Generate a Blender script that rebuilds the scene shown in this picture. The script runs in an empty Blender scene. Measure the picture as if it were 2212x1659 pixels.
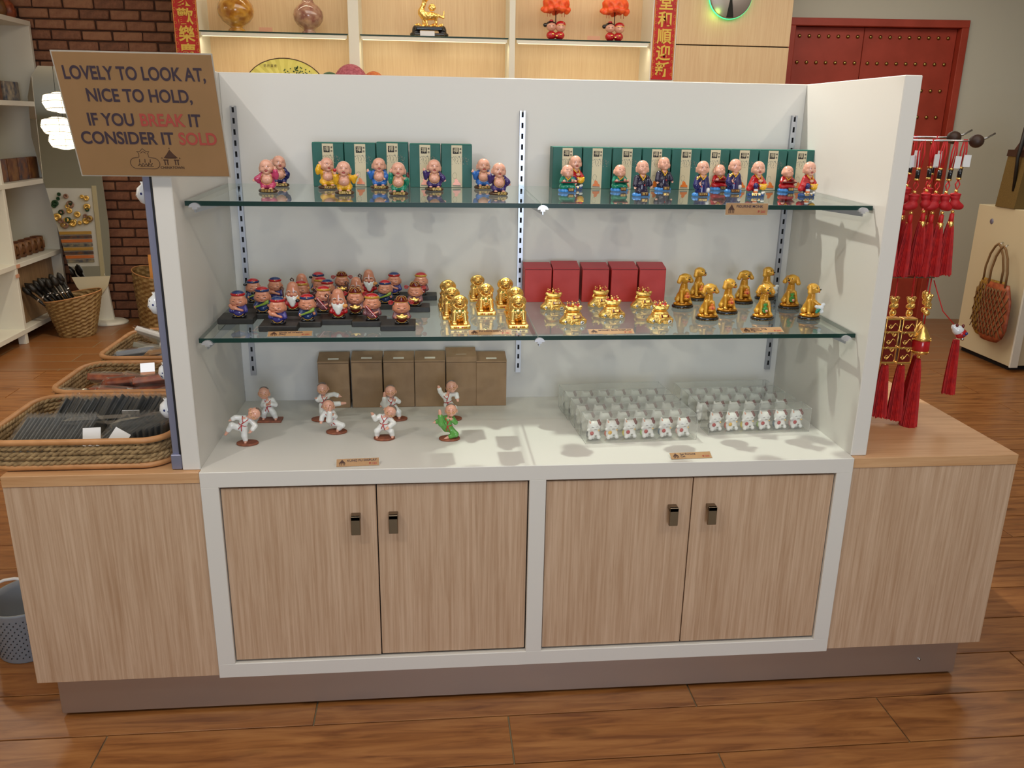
import bpy, bmesh, math, random
import numpy as np
from mathutils import Vector, Matrix, Euler, noise as mnoise
random.seed(7); RNG = np.random.RandomState(7)
SC = bpy.context.scene
COL = SC.collection
# ------------------------------------------------------------------ camera
cam_d = bpy.data.cameras.new('camera'); cam = bpy.data.objects.new('camera', cam_d); COL.objects.link(cam)
cam_d.sensor_width = 36.0; cam_d.lens = 36.0*1823.2/2212.0; cam_d.clip_start = .05; cam_d.clip_end = 60
_rt = Vector((0.99550908, -0.09337874, 0.01555929)); _up = Vector((0.01283479, 0.29597714, 0.95510879)); _fw = Vector((0.09379205, 0.95061977, -0.29584643))
_m = Matrix((( _rt.x, _up.x, -_fw.x, -0.2855), (_rt.y, _up.y, -_fw.y, -2.1147), (_rt.z, _up.z, -_fw.z, 1.662), (0, 0, 0, 1)))
cam.matrix_world = _m
SC.camera = cam
# ------------------------------------------------------------------ view, world, lights
SC.view_settings.view_transform = 'Standard'; SC.view_settings.look = 'None'
SC.view_settings.gamma = 1.0; SC.view_settings.use_curve_mapping = False
SC.view_settings.exposure = 0.0
SC.cycles.transparent_max_bounces = 32; SC.cycles.max_bounces = 8
W = bpy.data.worlds.new('world'); SC.world = W; W.use_nodes = True
W.node_tree.nodes['Background'].inputs[0].default_value = (.9, .92, 1, 1)
W.node_tree.nodes['Background'].inputs[1].default_value = .25

def light(name, kind, loc, target, energy, color, **kw):
    d = bpy.data.lights.new(name, kind); d.energy = energy; d.color = color
    for k, v in kw.items(): setattr(d, k, v)
    o = bpy.data.objects.new(name, d); COL.objects.link(o); o.location = loc
    if target is not None:
        o.rotation_euler = (Vector(target) - Vector(loc)).to_track_quat('-Z', 'Y').to_euler()
    return o
WARM = (1.0, .87, .68); NEUT = (1.0, .93, .82); COOL = (.72, .82, 1.0)
light('spot_front_left', 'SPOT', (-1.95, -1.7, 3.15), (.3, .25, .9), 58, (1, .95, .87), spot_size=math.radians(75), spot_blend=.6, shadow_soft_size=.035)
light('spot_above_island', 'SPOT', (.10, .98, 3.15), (.62, .20, .90), 165, (1, .95, .86), spot_size=math.radians(44), spot_blend=.25, shadow_soft_size=.03)
light('spot_front_right', 'SPOT', (1.9, -1.9, 3.15), (-.5, .3, .9), 46, WARM, spot_size=math.radians(80), spot_blend=.7, shadow_soft_size=.05)
light('spot_front_floor', 'SPOT', (-.3, -1.9, 3.15), (-.2, -.6, 0), 14, WARM, spot_size=math.radians(95), spot_blend=.8, shadow_soft_size=.08)
light('ceiling_glow_front', 'AREA', (-.2, -1.0, 3.2), (-.2, -1.0, 0), 40, (1, .97, .93), shape='RECTANGLE', size=3.8, size_y=2.4)
light('ceiling_glow_back', 'AREA', (1.2, 3.2, 3.2), (1.2, 3.2, 0), 95, (1, .92, .80), shape='RECTANGLE', size=5.5, size_y=1.8)
light('spot_floor_left', 'SPOT', (-2.2, 2.9, 3.15), (-2.5, 3.3, 0), 150, WARM, spot_size=math.radians(80), spot_blend=.9, shadow_soft_size=.06)
light('wall_shelf_led', 'AREA', (-3.55, 3.6, 2.9), (-3.65, 3.7, 0), 10, (1, .97, .85), shape='RECTANGLE', size=.1, size_y=1.2)
light('shop_entrance', 'AREA', (.4, -6.3, 1.5), (.4, 0, .9), 112, (.74, .84, 1), shape='RECTANGLE', size=2.2, size_y=2.3)

# ------------------------------------------------------------------ materials
def lin(h):
    if isinstance(h, (tuple, list)): return tuple(h[:3]) + (1,)
    c = [int(h[i:i+2], 16)/255 for i in (0, 2, 4)]
    return tuple((v/12.92 if v <= .04045 else ((v+.055)/1.055)**2.4) for v in c) + (1,)
MATS = {}
class NT:
    def __init__(s, m):
        s.m = m; m.use_nodes = True; s.t = m.node_tree; s.n = s.t.nodes; s.l = s.t.links
        s.b = s.n['Principled BSDF']; s.out = s.n['Material Output']
    def add(s, typ, **kw):
        x = s.n.new(typ)
        for k, v in kw.items():
            if k.startswith('i_'):
                key = k[2:]; key = int(key) if key.isdigit() else key.replace('_', ' ')
                x.inputs[key].default_value = v
            else: setattr(x, k, v)
        return x
    def link(s, a, b): s.l.new(a, b)
    def ramp(s, src, stops):
        r = s.n.new('ShaderNodeValToRGB'); e = r.color_ramp.elements
        e[0].position, e[0].color = stops[0][0], lin(stops[0][1]); e[1].position, e[1].color = stops[-1][0], lin(stops[-1][1])
        for p, c in stops[1:-1]:
            q = e.new(p); q.color = lin(c)
        s.link(src, r.inputs[0]); return r.outputs[0]
    def coords(s, scale=(1, 1, 1), rot=(0, 0, 0), which='Object'):
        tc = s.n.new('ShaderNodeTexCoord'); mp = s.n.new('ShaderNodeMapping')
        mp.inputs['Scale'].default_value = scale; mp.inputs['Rotation'].default_value = rot
        s.link(tc.outputs[which], mp.inputs[0]); return mp.outputs[0]
    def noise(s, vec, scale=5, detail=3, rough=.5, dist=0):
        n = s.add('ShaderNodeTexNoise', i_Scale=scale, i_Detail=detail, i_Roughness=rough, i_Distortion=dist); s.link(vec, n.inputs['Vector']); return n.outputs['Fac']
    def bump(s, h, strength=.3, dist=.002):
        b = s.add('ShaderNodeBump', i_Strength=strength, i_Distance=dist); s.link(h, b.inputs['Height']); s.link(b.outputs[0], s.b.inputs['Normal'])
def P(name, col, rough=.5, metal=0., spec=.5, coat=0., emit=None, es=0., var=None, vscale=30, bump=0, bscale=200, bdist=.001, sheen=0):
    m = bpy.data.materials.new(name); MATS[name] = m; t = NT(m); b = t.b
    b.inputs['Base Color'].default_value = lin(col); b.inputs['Roughness'].default_value = rough; b.inputs['Metallic'].default_value = metal
    b.inputs['Specular IOR Level'].default_value = spec; b.inputs['Coat Weight'].default_value = coat; b.inputs['Coat Roughness'].default_value = .08
    if emit: b.inputs['Emission Color'].default_value = lin(emit); b.inputs['Emission Strength'].default_value = es
    if var:
        v = t.coords(); n = t.noise(v, vscale, 3); t.link(t.ramp(n, [(.35, col), (.68, var)]), b.inputs['Base Color'])
    if bump:
        v = t.coords(); n = t.noise(v, bscale, 3); t.bump(n, bump, bdist)
    return m
def wood(name, c1, c2, axis='z', s=55, rough=.42, joint=None):
    m = bpy.data.materials.new(name); MATS[name] = m; t = NT(m)
    sc = {'z': (s, s, 2.2), 'x': (2.2, s, s), 'y': (s, 2.2, s)}[axis]
    v = t.coords(sc); n = t.noise(v, 1.6, 4, .65, .35); v2 = t.coords(tuple(x*.25 for x in sc)); n2 = t.noise(v2, 2.0, 2)
    mx = t.add('ShaderNodeMath', operation='MULTIPLY_ADD', i_1=.75, i_2=0.0); t.link(n, mx.inputs[0])
    ad = t.add('ShaderNodeMath', operation='MULTIPLY_ADD', i_1=.28); t.link(n2, ad.inputs[0]); t.link(mx.outputs[0], ad.inputs[2])
    t.link(t.ramp(ad.outputs[0], [(.34, c1), (.66, c2)]), t.b.inputs['Base Color']); t.b.inputs['Roughness'].default_value = rough
    t.bump(n, .12, .0006); return m
wood('laminate', 'AC8A6C', 'CCAF94', 'z', 80)
wood('laminate_top', 'B98A5E', 'D0A67C', 'x', 40, .35)
wood('laminate_back', 'D0AE84', 'DCC096', 'z', 60)
wood('cabinet_brown', '8A6A48', 'A5845E', 'z', 30)
P('white_paint', 'D8D5CF', .45, bump=.05, bscale=400, bdist=.0004)
P('white_paint_warm', 'D8D2C4', .5)
P('white_shelf', 'E2DFD0', .5)
P('wall_grey', 'C0BEAE', .8, bump=.1, bscale=60)
P('wall_cream', 'CFC6B2', .8)
P('ceiling_white', 'D8D4CA', .9)
P('grout', '8E8468', .8)
P('mortar', '4A2F22', .9, bump=.4, bscale=120)
P('dark_gap', '120E0C', .8)
P('steel', 'C0B8B0', .48, 1.0, bump=.08, bscale=300)
P('chrome', 'C8CCD2', .15, 1.0)
P('strip_metal', 'B4B6BC', .32, 1.0)
P('strip_slot', '1A1A1C', .7)
P('handle_metal', '8A7C6A', .38, 1.0)
P('bracket_cap', 'D4D4D8', .3, .6)
P('blue_channel', '8A8CA4', .4, .55)
P('plain_black', '101014', .5)
P('door_red', 'A43C28', .5, var='96341F', vscale=6)
P('stud_brass', 'A08A50', .25, 1.0)
P('kraft_sign', '9A7650', .35, var='A07A54', vscale=12); P('kraft', 'B08A60', .55, var='A88058', vscale=40)
P('ink', '3A2A3A', .6); P('ink_red', 'B04840', .6); P('ink_brown', '4A2C20', .6)
P('laminate_film', 'E8E8E8', .08)
# brick
def brickm():
    m = bpy.data.materials.new('brick_red'); MATS['brick_red'] = m; t = NT(m)
    oi = t.add('ShaderNodeObjectInfo'); v = t.coords((1, 1, 1)); n = t.noise(v, 28, 5, .65)
    ad = t.add('ShaderNodeMath', operation='MULTIPLY_ADD', i_1=.45); t.link(oi.outputs['Random'], ad.inputs[0]); t.link(n, ad.inputs[2])
    t.link(t.ramp(ad.outputs[0], [(.3, '5C3A28'), (.65, '80523A'), (1., '96684A')]), t.b.inputs['Base Color']); t.b.inputs['Roughness'].default_value = .7
    n2 = t.noise(v, 60, 5, .7); t.bump(n2, .7, .006)
brickm()
def plankm():
    m = bpy.data.materials.new('floor_plank'); MATS['floor_plank'] = m; t = NT(m)
    oi = t.add('ShaderNodeObjectInfo'); tc = t.add('ShaderNodeTexCoord'); vm = t.add('ShaderNodeVectorMath', operation='MULTIPLY_ADD')
    cx = t.add('ShaderNodeCombineXYZ'); mu = t.add('ShaderNodeMath', operation='MULTIPLY', i_1=37.); t.link(oi.outputs['Random'], mu.inputs[0])
    t.link(mu.outputs[0], cx.inputs[0]); t.link(mu.outputs[0], cx.inputs[1])
    vm.inputs[1].default_value = (1.6, 16, 1); t.link(tc.outputs['Object'], vm.inputs[0]); t.link(cx.outputs[0], vm.inputs[2])
    n = t.noise(vm.outputs[0], 2.2, 5, .6, .8)
    vm2 = t.add('ShaderNodeVectorMath', operation='MULTIPLY_ADD'); vm2.inputs[1].default_value = (3, 9, 1); t.link(tc.outputs['Object'], vm2.inputs[0]); t.link(cx.outputs[0], vm2.inputs[2])
    n2 = t.noise(vm2.outputs[0], 1.1, 2, .5, .3)
    c1 = t.ramp(n, [(.3, '704220'), (.5, '925E32'), (.72, 'A87442')])
    c2 = t.ramp(n2, [(.24, '3A1C0C'), (.36, 'FFFFFF')])
    mx = t.add('ShaderNodeMix', data_type='RGBA', blend_type='MULTIPLY'); mx.inputs[0].default_value = .6; t.link(c1, mx.inputs[6]); t.link(c2, mx.inputs[7])
    t.link(mx.outputs[2], t.b.inputs['Base Color']); t.b.inputs['Roughness'].default_value = .3; t.b.inputs['Specular IOR Level'].default_value = .45
    t.bump(n, .08, .001)
plankm()
def farfloor():
    m = bpy.data.materials.new('floor_far'); MATS['floor_far'] = m; t = NT(m)
    v = t.coords((1, 1, 1)); br = t.add('ShaderNodeTexBrick', i_Scale=1.0); br.offset = .5; br.inputs['Brick Width'].default_value = 1.13; br.inputs['Row Height'].default_value = .195
    br.inputs['Mortar Size'].default_value = .003; br.inputs['Color1'].default_value = lin('905E34'); br.inputs['Color2'].default_value = lin('86562E'); br.inputs['Mortar'].default_value = lin('8E8468')
    t.link(v, br.inputs['Vector']); t.link(br.outputs['Color'], t.b.inputs['Base Color']); t.b.inputs['Roughness'].default_value = .32
farfloor()
def glassm(name, tint, refl=.5, rough=.0, haze=0.):
    m = bpy.data.materials.new(name); MATS[name] = m; t = NT(m); t.n.remove(t.b)
    tr = t.add('ShaderNodeBsdfTransparent'); tr.inputs[0].default_value = lin(tint)
    gl = t.add('ShaderNodeBsdfGlossy'); gl.inputs['Roughness'].default_value = rough; gl.inputs['Color'].default_value = (.9, .95, .93, 1)
    fr = t.add('ShaderNodeFresnel', i_IOR=1.5); mx = t.add('ShaderNodeMixShader')
    ge = t.add('ShaderNodeNewGeometry'); bf = t.add('ShaderNodeMath', operation='SUBTRACT', i_0=1.0); t.link(ge.outputs['Backfacing'], bf.inputs[1])
    mu = t.add('ShaderNodeMath', operation='MULTIPLY', i_1=refl); t.link(fr.outputs[0], mu.inputs[0]); m2 = t.add('ShaderNodeMath', operation='MULTIPLY', use_clamp=True); t.link(mu.outputs[0], m2.inputs[0]); t.link(bf.outputs[0], m2.inputs[1]); t.link(m2.outputs[0], mx.inputs[0])
    t.link(tr.outputs[0], mx.inputs[1]); t.link(gl.outputs[0], mx.inputs[2]); 
    if haze:
        df = t.add('ShaderNodeBsdfDiffuse'); df.inputs[0].default_value = (.8, .8, .78, 1); tl = t.add('ShaderNodeBsdfTranslucent'); tl.inputs[0].default_value = (.8, .8, .78, 1)
        a2 = t.add('ShaderNodeMixShader'); a2.inputs[0].default_value = .5; t.link(df.outputs[0], a2.inputs[1]); t.link(tl.outputs[0], a2.inputs[2])
        m3 = t.add('ShaderNodeMixShader'); m3.inputs[0].default_value = haze; t.link(mx.outputs[0], m3.inputs[1]); t.link(a2.outputs[0], m3.inputs[2]); t.link(m3.outputs[0], t.out.inputs['Surface'])
    else: t.link(mx.outputs[0], t.out.inputs['Surface'])
    return m
glassm('shelf_glass', 'F8FCFA', 1.3); glassm('clear_plastic', 'FCFCFB', 1.3, .05, .13); glassm('plastic_wrap', 'FAFAFA', 2.2, .10, .10); glassm('cover_film', 'FFFFFF', .8, .12)
P('glass_edge', '0E332C', .35, spec=.35)
def resin(name, col, rough=.22, var=None, **k): return P(name, col, rough, coat=.45, var=var, vscale=60, **k)
for n, c in dict(skin='E0A68E', skin_pink='DDA48C', pink='C8406C', yellow='E8B020', blue='2C6CC0', navy='1E2060', purple='3A2868', green='128468', red='B81820',
                 base_brown='4A3020', inkgold='C89838', cloud_blue='3C8CDC', cloud_deep='244C8A', white='E8E8E4', black='14141A', robe_black='24203A', darkred='6A1814', orange='E0782C',
                 cream='E8D8B4', green_leaf='3A8A34', violet='403C8A', god_skin='D0886A', god_blue='1A3468', god_robe='7A4A50', staff='5A3428', lime='7C9830', peach='DC9850', kf_green='5CA048', terracotta='9A5838',
                 capgrey='7C6A60', lips='B04848', porcelain='E4E8EC', blue_print='283A78', sock='DADADA').items(): resin(n, c)
P('terracotta_disc', '9E5A3C', .5, var='7A4230', vscale=80)
P('stand_black', '1E1C1A', .45, var='2A2622', vscale=60)
P('gold', 'FFD27A', .26, .9); P('gold_dog', 'E2AE3C', .33, .35, coat=.5, var='C88820', vscale=70); P('gold_rock', 'C8841C', .3, .6, coat=.3)
P('gold_text', 'E8C470', .3, .6); P('silver', 'D8D8D8', .15, 1.0)
P('box_green', '1E5A50', .5, var='24625A', vscale=15); P('box_green_side', '2C7464', .5); P('box_red', 'B02A24', .45, var='B83430', vscale=20); P('box_red_top', 'A8343A', .45)
P('cardboard', 'A08262', .75, var='967858', vscale=25, bump=.1, bscale=100); P('paper', 'D8D2C0', .6); P('strip_cream', 'CFC4A4', .5); P('seal_black', '1C1814', .6); P('print_grey', '8C8C80', .6)
P('paper_white', 'E6E6E6', .35); P('tag_pink', 'D8A080', .35)
P('rattan', 'B07C4C', .45, var='C48E5C', vscale=25); P('rope', 'A88C62', .8, var='7A6240', vscale=45, bump=.5, bscale=300); P('weave', '9C8050', .6, var='7A5A30', vscale=30)
P('plastic_grey', '8C9298', .45); P('plastic_white', 'E4E4E4', .35)
P('tassel_red', 'A01016', .7, var='C01E1A', vscale=60); P('tassel_orange', 'D83820', .6); P('cord_red', 'C81C20', .5); P('cloth_red', 'B81820', .6, bump=.4, bscale=300)
P('cloth_gold', 'B88020', .35, .5, bump=.6, bscale=250); P('green_dark', '1E4A2A', .5)
P('banner_red', 'C01C1C', .4, var='B01818', vscale=8); P('banner_gold', 'DDB850', .4, .2)
P('vase_amber', '9A5E1C', .15, coat=.8, var='D09A3C', vscale=18); P('vase_stone', '8C5A50', .15, coat=.8, var='C09A80', vscale=16)
P('fan_yellow', 'E4D870', .6); P('hat_weave', '8C3848', .7, var='B0606C', vscale=60); P('hat_orange', 'A8402C', .7, var='C87830', vscale=60); P('tulle_orange', 'E8461C', .4, var='F06A28', vscale=50)
P('lamp_emit', 'FFF0D0', .5, emit='FFE8C0', es=6.0); P('led_strip', 'FFF4D8', .5, emit='FFF0C8', es=.9); P('led_green', '60FF60', .5, emit='80FF70', es=3.0); P('led_teal', '40FFC0', .5, emit='50FFA8', es=1.3)
P('disc_metal', 'A89E98', .42, .7); P('mirror', 'E0E2E0', .01, 1.0)
P('bag_weave', '5A4420', .6, var='7A6430', vscale=300, bump=.5, bscale=500); P('bag_colour', '7A4A20', .7, var='B0902C', vscale=40, bump=.6, bscale=200); P('bag_rope', '7A5A34', .7)
P('leather_dark', '3A2418', .5); P('counter_cream', 'CFC2A0', .5); P('art_mix', '3A3A4A', .5, var='8A5A34', vscale=14); P('art_mix2', '5A3020', .5, var='8C6030', vscale=12); P('art_blue', '34405A', .5, var='B0A084', vscale=16)
P('bag_stuff', '262C30', .3, coat=.6); P('candy_red', '7A3420', .4, var='A85A34', vscale=30); P('dark_brush', '1A1610', .5)

# ------------------------------------------------------------------ mesh helpers
def link(o, parent=None):
    COL.objects.link(o)
    if parent is not None: o.parent = parent
    return o
def tag(o, label, cat, group=None):
    o['label'] = label; o['category'] = cat
    if group: o['group'] = group
    return o
def empty(name, loc=(0, 0, 0), rz=0, label=None, cat=None, group=None, rx=0):
    o = bpy.data.objects.new(name, None); o.empty_display_size = .05; COL.objects.link(o); o.location = loc; o.rotation_euler = (rx, 0, rz)
    if label: tag(o, label, cat, group)
    return o
def struct(o): o['kind'] = 'structure'; return o
def stuff(o): o['kind'] = 'stuff'; return o
class MB:
    """collects shapes and links them as one mesh object"""
    def __init__(s): s.v = []; s.f = []; s.mi = []; s.sm = []
    def raw(s, vs, fs, mi=0, smooth=False):
        o = len(s.v); s.v += [tuple(p) for p in vs]; s.f += [tuple(i+o for i in f) for f in fs]; s.mi += [mi]*len(fs); s.sm += [smooth]*len(fs); return s
    def box(s, x0, x1, y0, y1, z0, z1, mi=0, M=None):
        vs = [Vector((x, y, z)) for z in (z0, z1) for y in (y0, y1) for x in (x0, x1)]
        if M: vs = [M @ v for v in vs]
        return s.raw(vs, [(0, 2, 3, 1), (4, 5, 7, 6), (0, 1, 5, 4), (2, 6, 7, 3), (0, 4, 6, 2), (1, 3, 7, 5)], mi)
    def bbox(s, x0, x1, y0, y1, z0, z1, b=.002, mi=0, M=None):
        """chamfered box"""
        vs = []; 
        for sz, z in ((-1, z0), (1, z1)):
            for sy, y in ((-1, y0), (1, y1)):
                for sx, x in ((-1, x0), (1, x1)):
                    vs += [Vector((x, y-sy*b, z-sz*b)), Vector((x-sx*b, y, z-sz*b)), Vector((x-sx*b, y-sy*b, z))]
        if M: vs = [M @ v for v in vs]
        i = lambda x, y, z, k: (z*4+y*2+x)*3+k
        f = []
        f += [(i(0,0,0,0), i(0,0,1,0), i(0,1,1,0), i(0,1,0,0)), (i(1,0,0,0), i(1,1,0,0), i(1,1,1,0), i(1,0,1,0)),
              (i(0,0,0,1), i(1,0,0,1), i(1,0,1,1), i(0,0,1,1)), (i(0,1,0,1), i(0,1,1,1), i(1,1,1,1), i(1,1,0,1)),
              (i(0,0,0,2), i(0,1,0,2), i(1,1,0,2), i(1,0,0,2)), (i(0,0,1,2), i(1,0,1,2), i(1,1,1,2), i(0,1,1,2))]
        for a in (0, 1):
            for c in (0, 1):
                f.append((i(0,a,c,1), i(1,a,c,1), i(1,a,c,2), i(0,a,c,2))); f.append((i(a,0,c,0), i(a,1,c,0), i(a,1,c,2), i(a,0,c,2))); f.append((i(a,c,0,0), i(a,c,1,0), i(a,c,1,1), i(a,c,0,1)))
                for d in (0, 1): f.append((i(a,c,d,0), i(a,c,d,1), i(a,c,d,2)))
        return s.raw(vs, f, mi)
    def tube(s, pts, r, n=8, mi=0, cap=True, closed=False, smooth=True):
        pts = [Vector(p) for p in pts]; k = len(pts); rs = r if isinstance(r, (list, tuple)) else [r]*k; vs = []; up = None
        for i, p in enumerate(pts):
            a = pts[(i-1) % k] if (closed or i > 0) else p; b = pts[(i+1) % k] if (closed or i < k-1) else p
            t = (b-a).normalized() if (b-a).length > 1e-9 else Vector((0, 0, 1))
            if up is None: up = Vector((0, 0, 1)) if abs(t.z) < .9 else Vector((1, 0, 0))
            u = t.cross(up); u = u.normalized() if u.length > 1e-6 else t.orthogonal().normalized(); w = u.cross(t).normalized(); up = w
            for j in range(n):
                an = 2*math.pi*j/n; vs.append(p + (u*math.cos(an)+w*math.sin(an))*rs[i])
        fs = []
        for i in range(k if closed else k-1):
            for j in range(n):
                a = i*n+j; b = i*n+(j+1) % n; c = ((i+1) % k)*n+(j+1) % n; d = ((i+1) % k)*n+j; fs.append((a, d, c, b))
        if cap and not closed: fs += [tuple(range(n)), tuple((k-1)*n+j for j in reversed(range(n)))]
        return s.raw(vs, fs, mi, smooth)
    def lathe(s, prof, c=(0, 0, 0), n=24, mi=0, sx=1, sy=1, smooth=True, M=None):
        """prof: (radius, z) from bottom to top"""
        vs = []; k = len(prof)
        for r, z in prof:
            for j in range(n):
                a = 2*math.pi*j/n; v = Vector((c[0]+r*math.cos(a)*sx, c[1]+r*math.sin(a)*sy, c[2]+z)); vs.append(M @ v if M else v)
        fs = [(i*n+j, i*n+(j+1) % n, (i+1)*n+(j+1) % n, (i+1)*n+j) for i in range(k-1) for j in range(n)]
        if prof[0][0] > 1e-6: fs.append(tuple(reversed(range(n))))
        if prof[-1][0] > 1e-6: fs.append(tuple((k-1)*n+j for j in range(n)))
        return s.raw(vs, fs, mi, smooth)
    def ball(s, c, r, n=10, mi=0):
        rx, ry, rz = r if isinstance(r, (tuple, list)) else (r, r, r); m = max(4, n//2+1)
        prof = [(max(1e-7, math.sin(math.pi*i/m)), -math.cos(math.pi*i/m)) for i in range(m+1)]
        vs = []
        for pr, z in prof:
            for j in range(n): a = 2*math.pi*j/n; vs.append((c[0]+pr*rx*math.cos(a), c[1]+pr*ry*math.sin(a), c[2]+z*rz))
        fs = [(i*n+j, i*n+(j+1) % n, (i+1)*n+(j+1) % n, (i+1)*n+j) for i in range(m) for j in range(n)]
        return s.raw(vs, fs, mi, True)
    def prism(s, poly, y0, y1, mi=0, M=None, axis='y'):
        """outline in (x, z), extruded along y"""
        n = len(poly)
        if axis == 'y': vs = [Vector((x, y0, z)) for x, z in poly] + [Vector((x, y1, z)) for x, z in poly]
        elif axis == 'z': vs = [Vector((x, z, y0)) for x, z in poly] + [Vector((x, z, y1)) for x, z in poly]
        else: vs = [Vector((y0, x, z)) for x, z in poly] + [Vector((y1, x, z)) for x, z in poly]
        if M: vs = [M @ v for v in vs]
        return s.raw(vs, [tuple(range(n)), tuple(range(2*n-1, n-1, -1))] + [(i, i+n, (i+1) % n+n, (i+1) % n) for i in range(n)], mi)
    def mesh(s, name, mats):
        me = bpy.data.meshes.new(name); me.from_pydata(s.v, [], s.f)
        for m in (mats if isinstance(mats, (list, tuple)) else [mats]): me.materials.append(MATS[m])
        me.polygons.foreach_set('material_index', s.mi); me.polygons.foreach_set('use_smooth', s.sm)
        me.validate(); me.update(); fix_normals(me); return me
    def build(s, name, mats, parent=None, loc=None, rz=0, rot=None):
        o = bpy.data.objects.new(name, s.mesh(name, mats)); link(o, parent)
        if loc: o.location = loc
        if rot: o.rotation_euler = rot
        elif rz: o.rotation_euler = (0, 0, rz)
        return o
def fix_normals(me):
    bm = bmesh.new(); bm.from_mesh(me); bmesh.ops.recalc_face_normals(bm, faces=bm.faces); bm.to_mesh(me); bm.free()
def inst(name, me, parent=None, loc=(0, 0, 0), rot=(0, 0, 0), scale=None):
    o = bpy.data.objects.new(name, me); link(o, parent); o.location = loc; o.rotation_euler = rot
    if scale: o.scale = scale if isinstance(scale, (tuple, list)) else (scale,)*3
    return o
_TXT = {}
def text_mesh(txt, size, mat, bold=0., extrude=.0004, align='CENTER', sx=1.0, spacing=1.0):
    """lettering as a mesh standing in the x-z plane, facing -y, centred on its own middle height"""
    key = (txt, size, mat, bold, extrude, align, sx, spacing)
    if key in _TXT: return _TXT[key]
    cu = bpy.data.curves.new('lettering', 'FONT'); cu.body = txt; cu.size = size; cu.align_x = align; cu.align_y = 'CENTER'; cu.offset = bold*size; cu.extrude = extrude; cu.resolution_u = 5; cu.space_character = spacing
    o = bpy.data.objects.new('lettering', cu); COL.objects.link(o)
    dg = bpy.context.evaluated_depsgraph_get(); me = bpy.data.meshes.new_from_object(o.evaluated_get(dg)); bpy.data.objects.remove(o); bpy.data.curves.remove(cu)
    me.transform(Matrix.Rotation(math.pi/2, 4, 'X') @ Matrix.Diagonal((sx, 1, 1, 1))); me.materials.clear(); me.materials.append(MATS[mat]); me.name = 'lettering'; _TXT[key] = me; return me

def porc():
    m = bpy.data.materials.new('porcelain_blue'); MATS['porcelain_blue'] = m; t = NT(m); v = t.coords((1, 1, 1)); vo = t.add('ShaderNodeTexVoronoi', i_Scale=95.); n = t.noise(v, 60, 3)
    mx = t.add('ShaderNodeMath', operation='MULTIPLY_ADD', i_1=.5); t.link(v, vo.inputs['Vector']); t.link(n, mx.inputs[0]); t.link(vo.outputs['Distance'], mx.inputs[2])
    t.link(t.ramp(mx.outputs[0], [(.47, '22306E'), (.52, 'E8ECF0')]), t.b.inputs['Base Color']); t.b.inputs['Roughness'].default_value = .15; t.b.inputs['Coat Weight'].default_value = .5
porc()
P('edge_film', 'B8B0A4', .2)
# ================================================================== the room
XL, XR, YB, YF, ZC = -3.80, 6.0, 5.28, -6.6, 3.3
fl = struct(MB().box(XL, XR, YF, YB, -.05, -.006).build('floor', ['grout']))
# planks: one by one near the camera and beside the island, in staggered rows
rows = [(-.63, .195)]; planks = {}
def plank_mesh(L):
    k = round(L, 2)
    if k not in planks: planks[k] = MB().bbox(0, k-.004, 0, .191, -.006, 0, .0012).mesh('plank', 'floor_plank')
    return planks[k]
r = -3
while True:
    y = -.045 + .195*r
    if y > 3.6: break
    x = (-.637 if r % 2 == 0 else -.075) - 1.13*3
    while x < 5.2:
        inside = x > -1.3 and x+1.13 < 1.36 and .1 < y < 1.2
        off = (y < .2 and (x+1.13 < -2.2 or x > 2.6)) or (x+1.13 < -3.7 and y < 2.4) or (x > 4.4 and y < 2)
        if not inside and not off: inst('plank', plank_mesh(1.13), fl, (x, y, 0))
        x += 1.13
    r += 1
yend = y
stuff(MB().box(XL, XR, yend, YB, -.006, 0).build('plank_rows', ['floor_far'], fl)); 
wb = struct(MB().box(XL, XR, YB, YB+.15, 0, ZC).build('wall_back', ['mortar']))
# brickwork, every brick on its own
bms = []
for q in range(7):
    b = MB().bbox(-.108, .108, -.012-.003*(q % 3), .02, -.0325, .0325, .006)
    me = b.mesh('brick', 'brick_red'); rr = random.Random(q)
    for v in me.vertices: v.co += Vector((rr.uniform(-.003, .003), rr.uniform(-.004, .002), rr.uniform(-.002, .002)))
    for p in me.polygons: p.use_smooth = False
    bms.append(me)
for c in range(37):
    z = .04 + .0765*c; x = -3.66 + (.114 if c % 2 else 0)
    while x < -1.98:
        inst('brick', random.choice(bms), wb, (x + random.uniform(-.003, .003), YB-.004, z), (0, 0, random.uniform(-.01, .01))); x += .228
struct(MB().box(XL-.15, XL, YF, YB, 0, ZC).build('wall_left', ['wall_cream']))
struct(MB().box(XR, XR+.15, YF, YB, 0, ZC).build('wall_right', ['wall_grey']))
struct(MB().box(XL, XR, YF-.15, YF, 0, ZC).build('wall_front', ['wall_cream']))
struct(MB().box(XL, XR, YF, YB, ZC, ZC+.1).build('ceiling', ['ceiling_white']))
# grey wall that turns slightly towards the entrance, holding the red door
A = math.atan2(-.0934, .9955)
gw = empty('wall_back_grey', (2.6, 5.24, 0), A); struct(gw)
MB().box(0, 3.6, .0, .06, 2.53, ZC).box(1.60, 3.6, 0, .06, 0, 2.53).box(0, .12, 0, .06, 0, 2.53).build('wall_panel', ['wall_grey'], gw)
dr = empty('door_1', (2.6, 5.24, 0), A); struct(dr)
MB().bbox(.10, .16, -.03, .09, 0, 2.47, .004).bbox(1.54, 1.60, -.03, .09, 0, 2.47, .004).bbox(.10, 1.60, -.03, .09, 2.47, 2.53, .004).build('door_frame', ['door_red'], dr)
sm = MB().lathe([(.0001, -.012), (.008, -.011), (.014, -.006), (.016, 0)], n=10, M=Matrix.Rotation(math.pi/2, 4, 'X') @ Matrix.Rotation(math.pi, 4, 'X')).mesh('door_stud', 'stud_brass')
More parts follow.
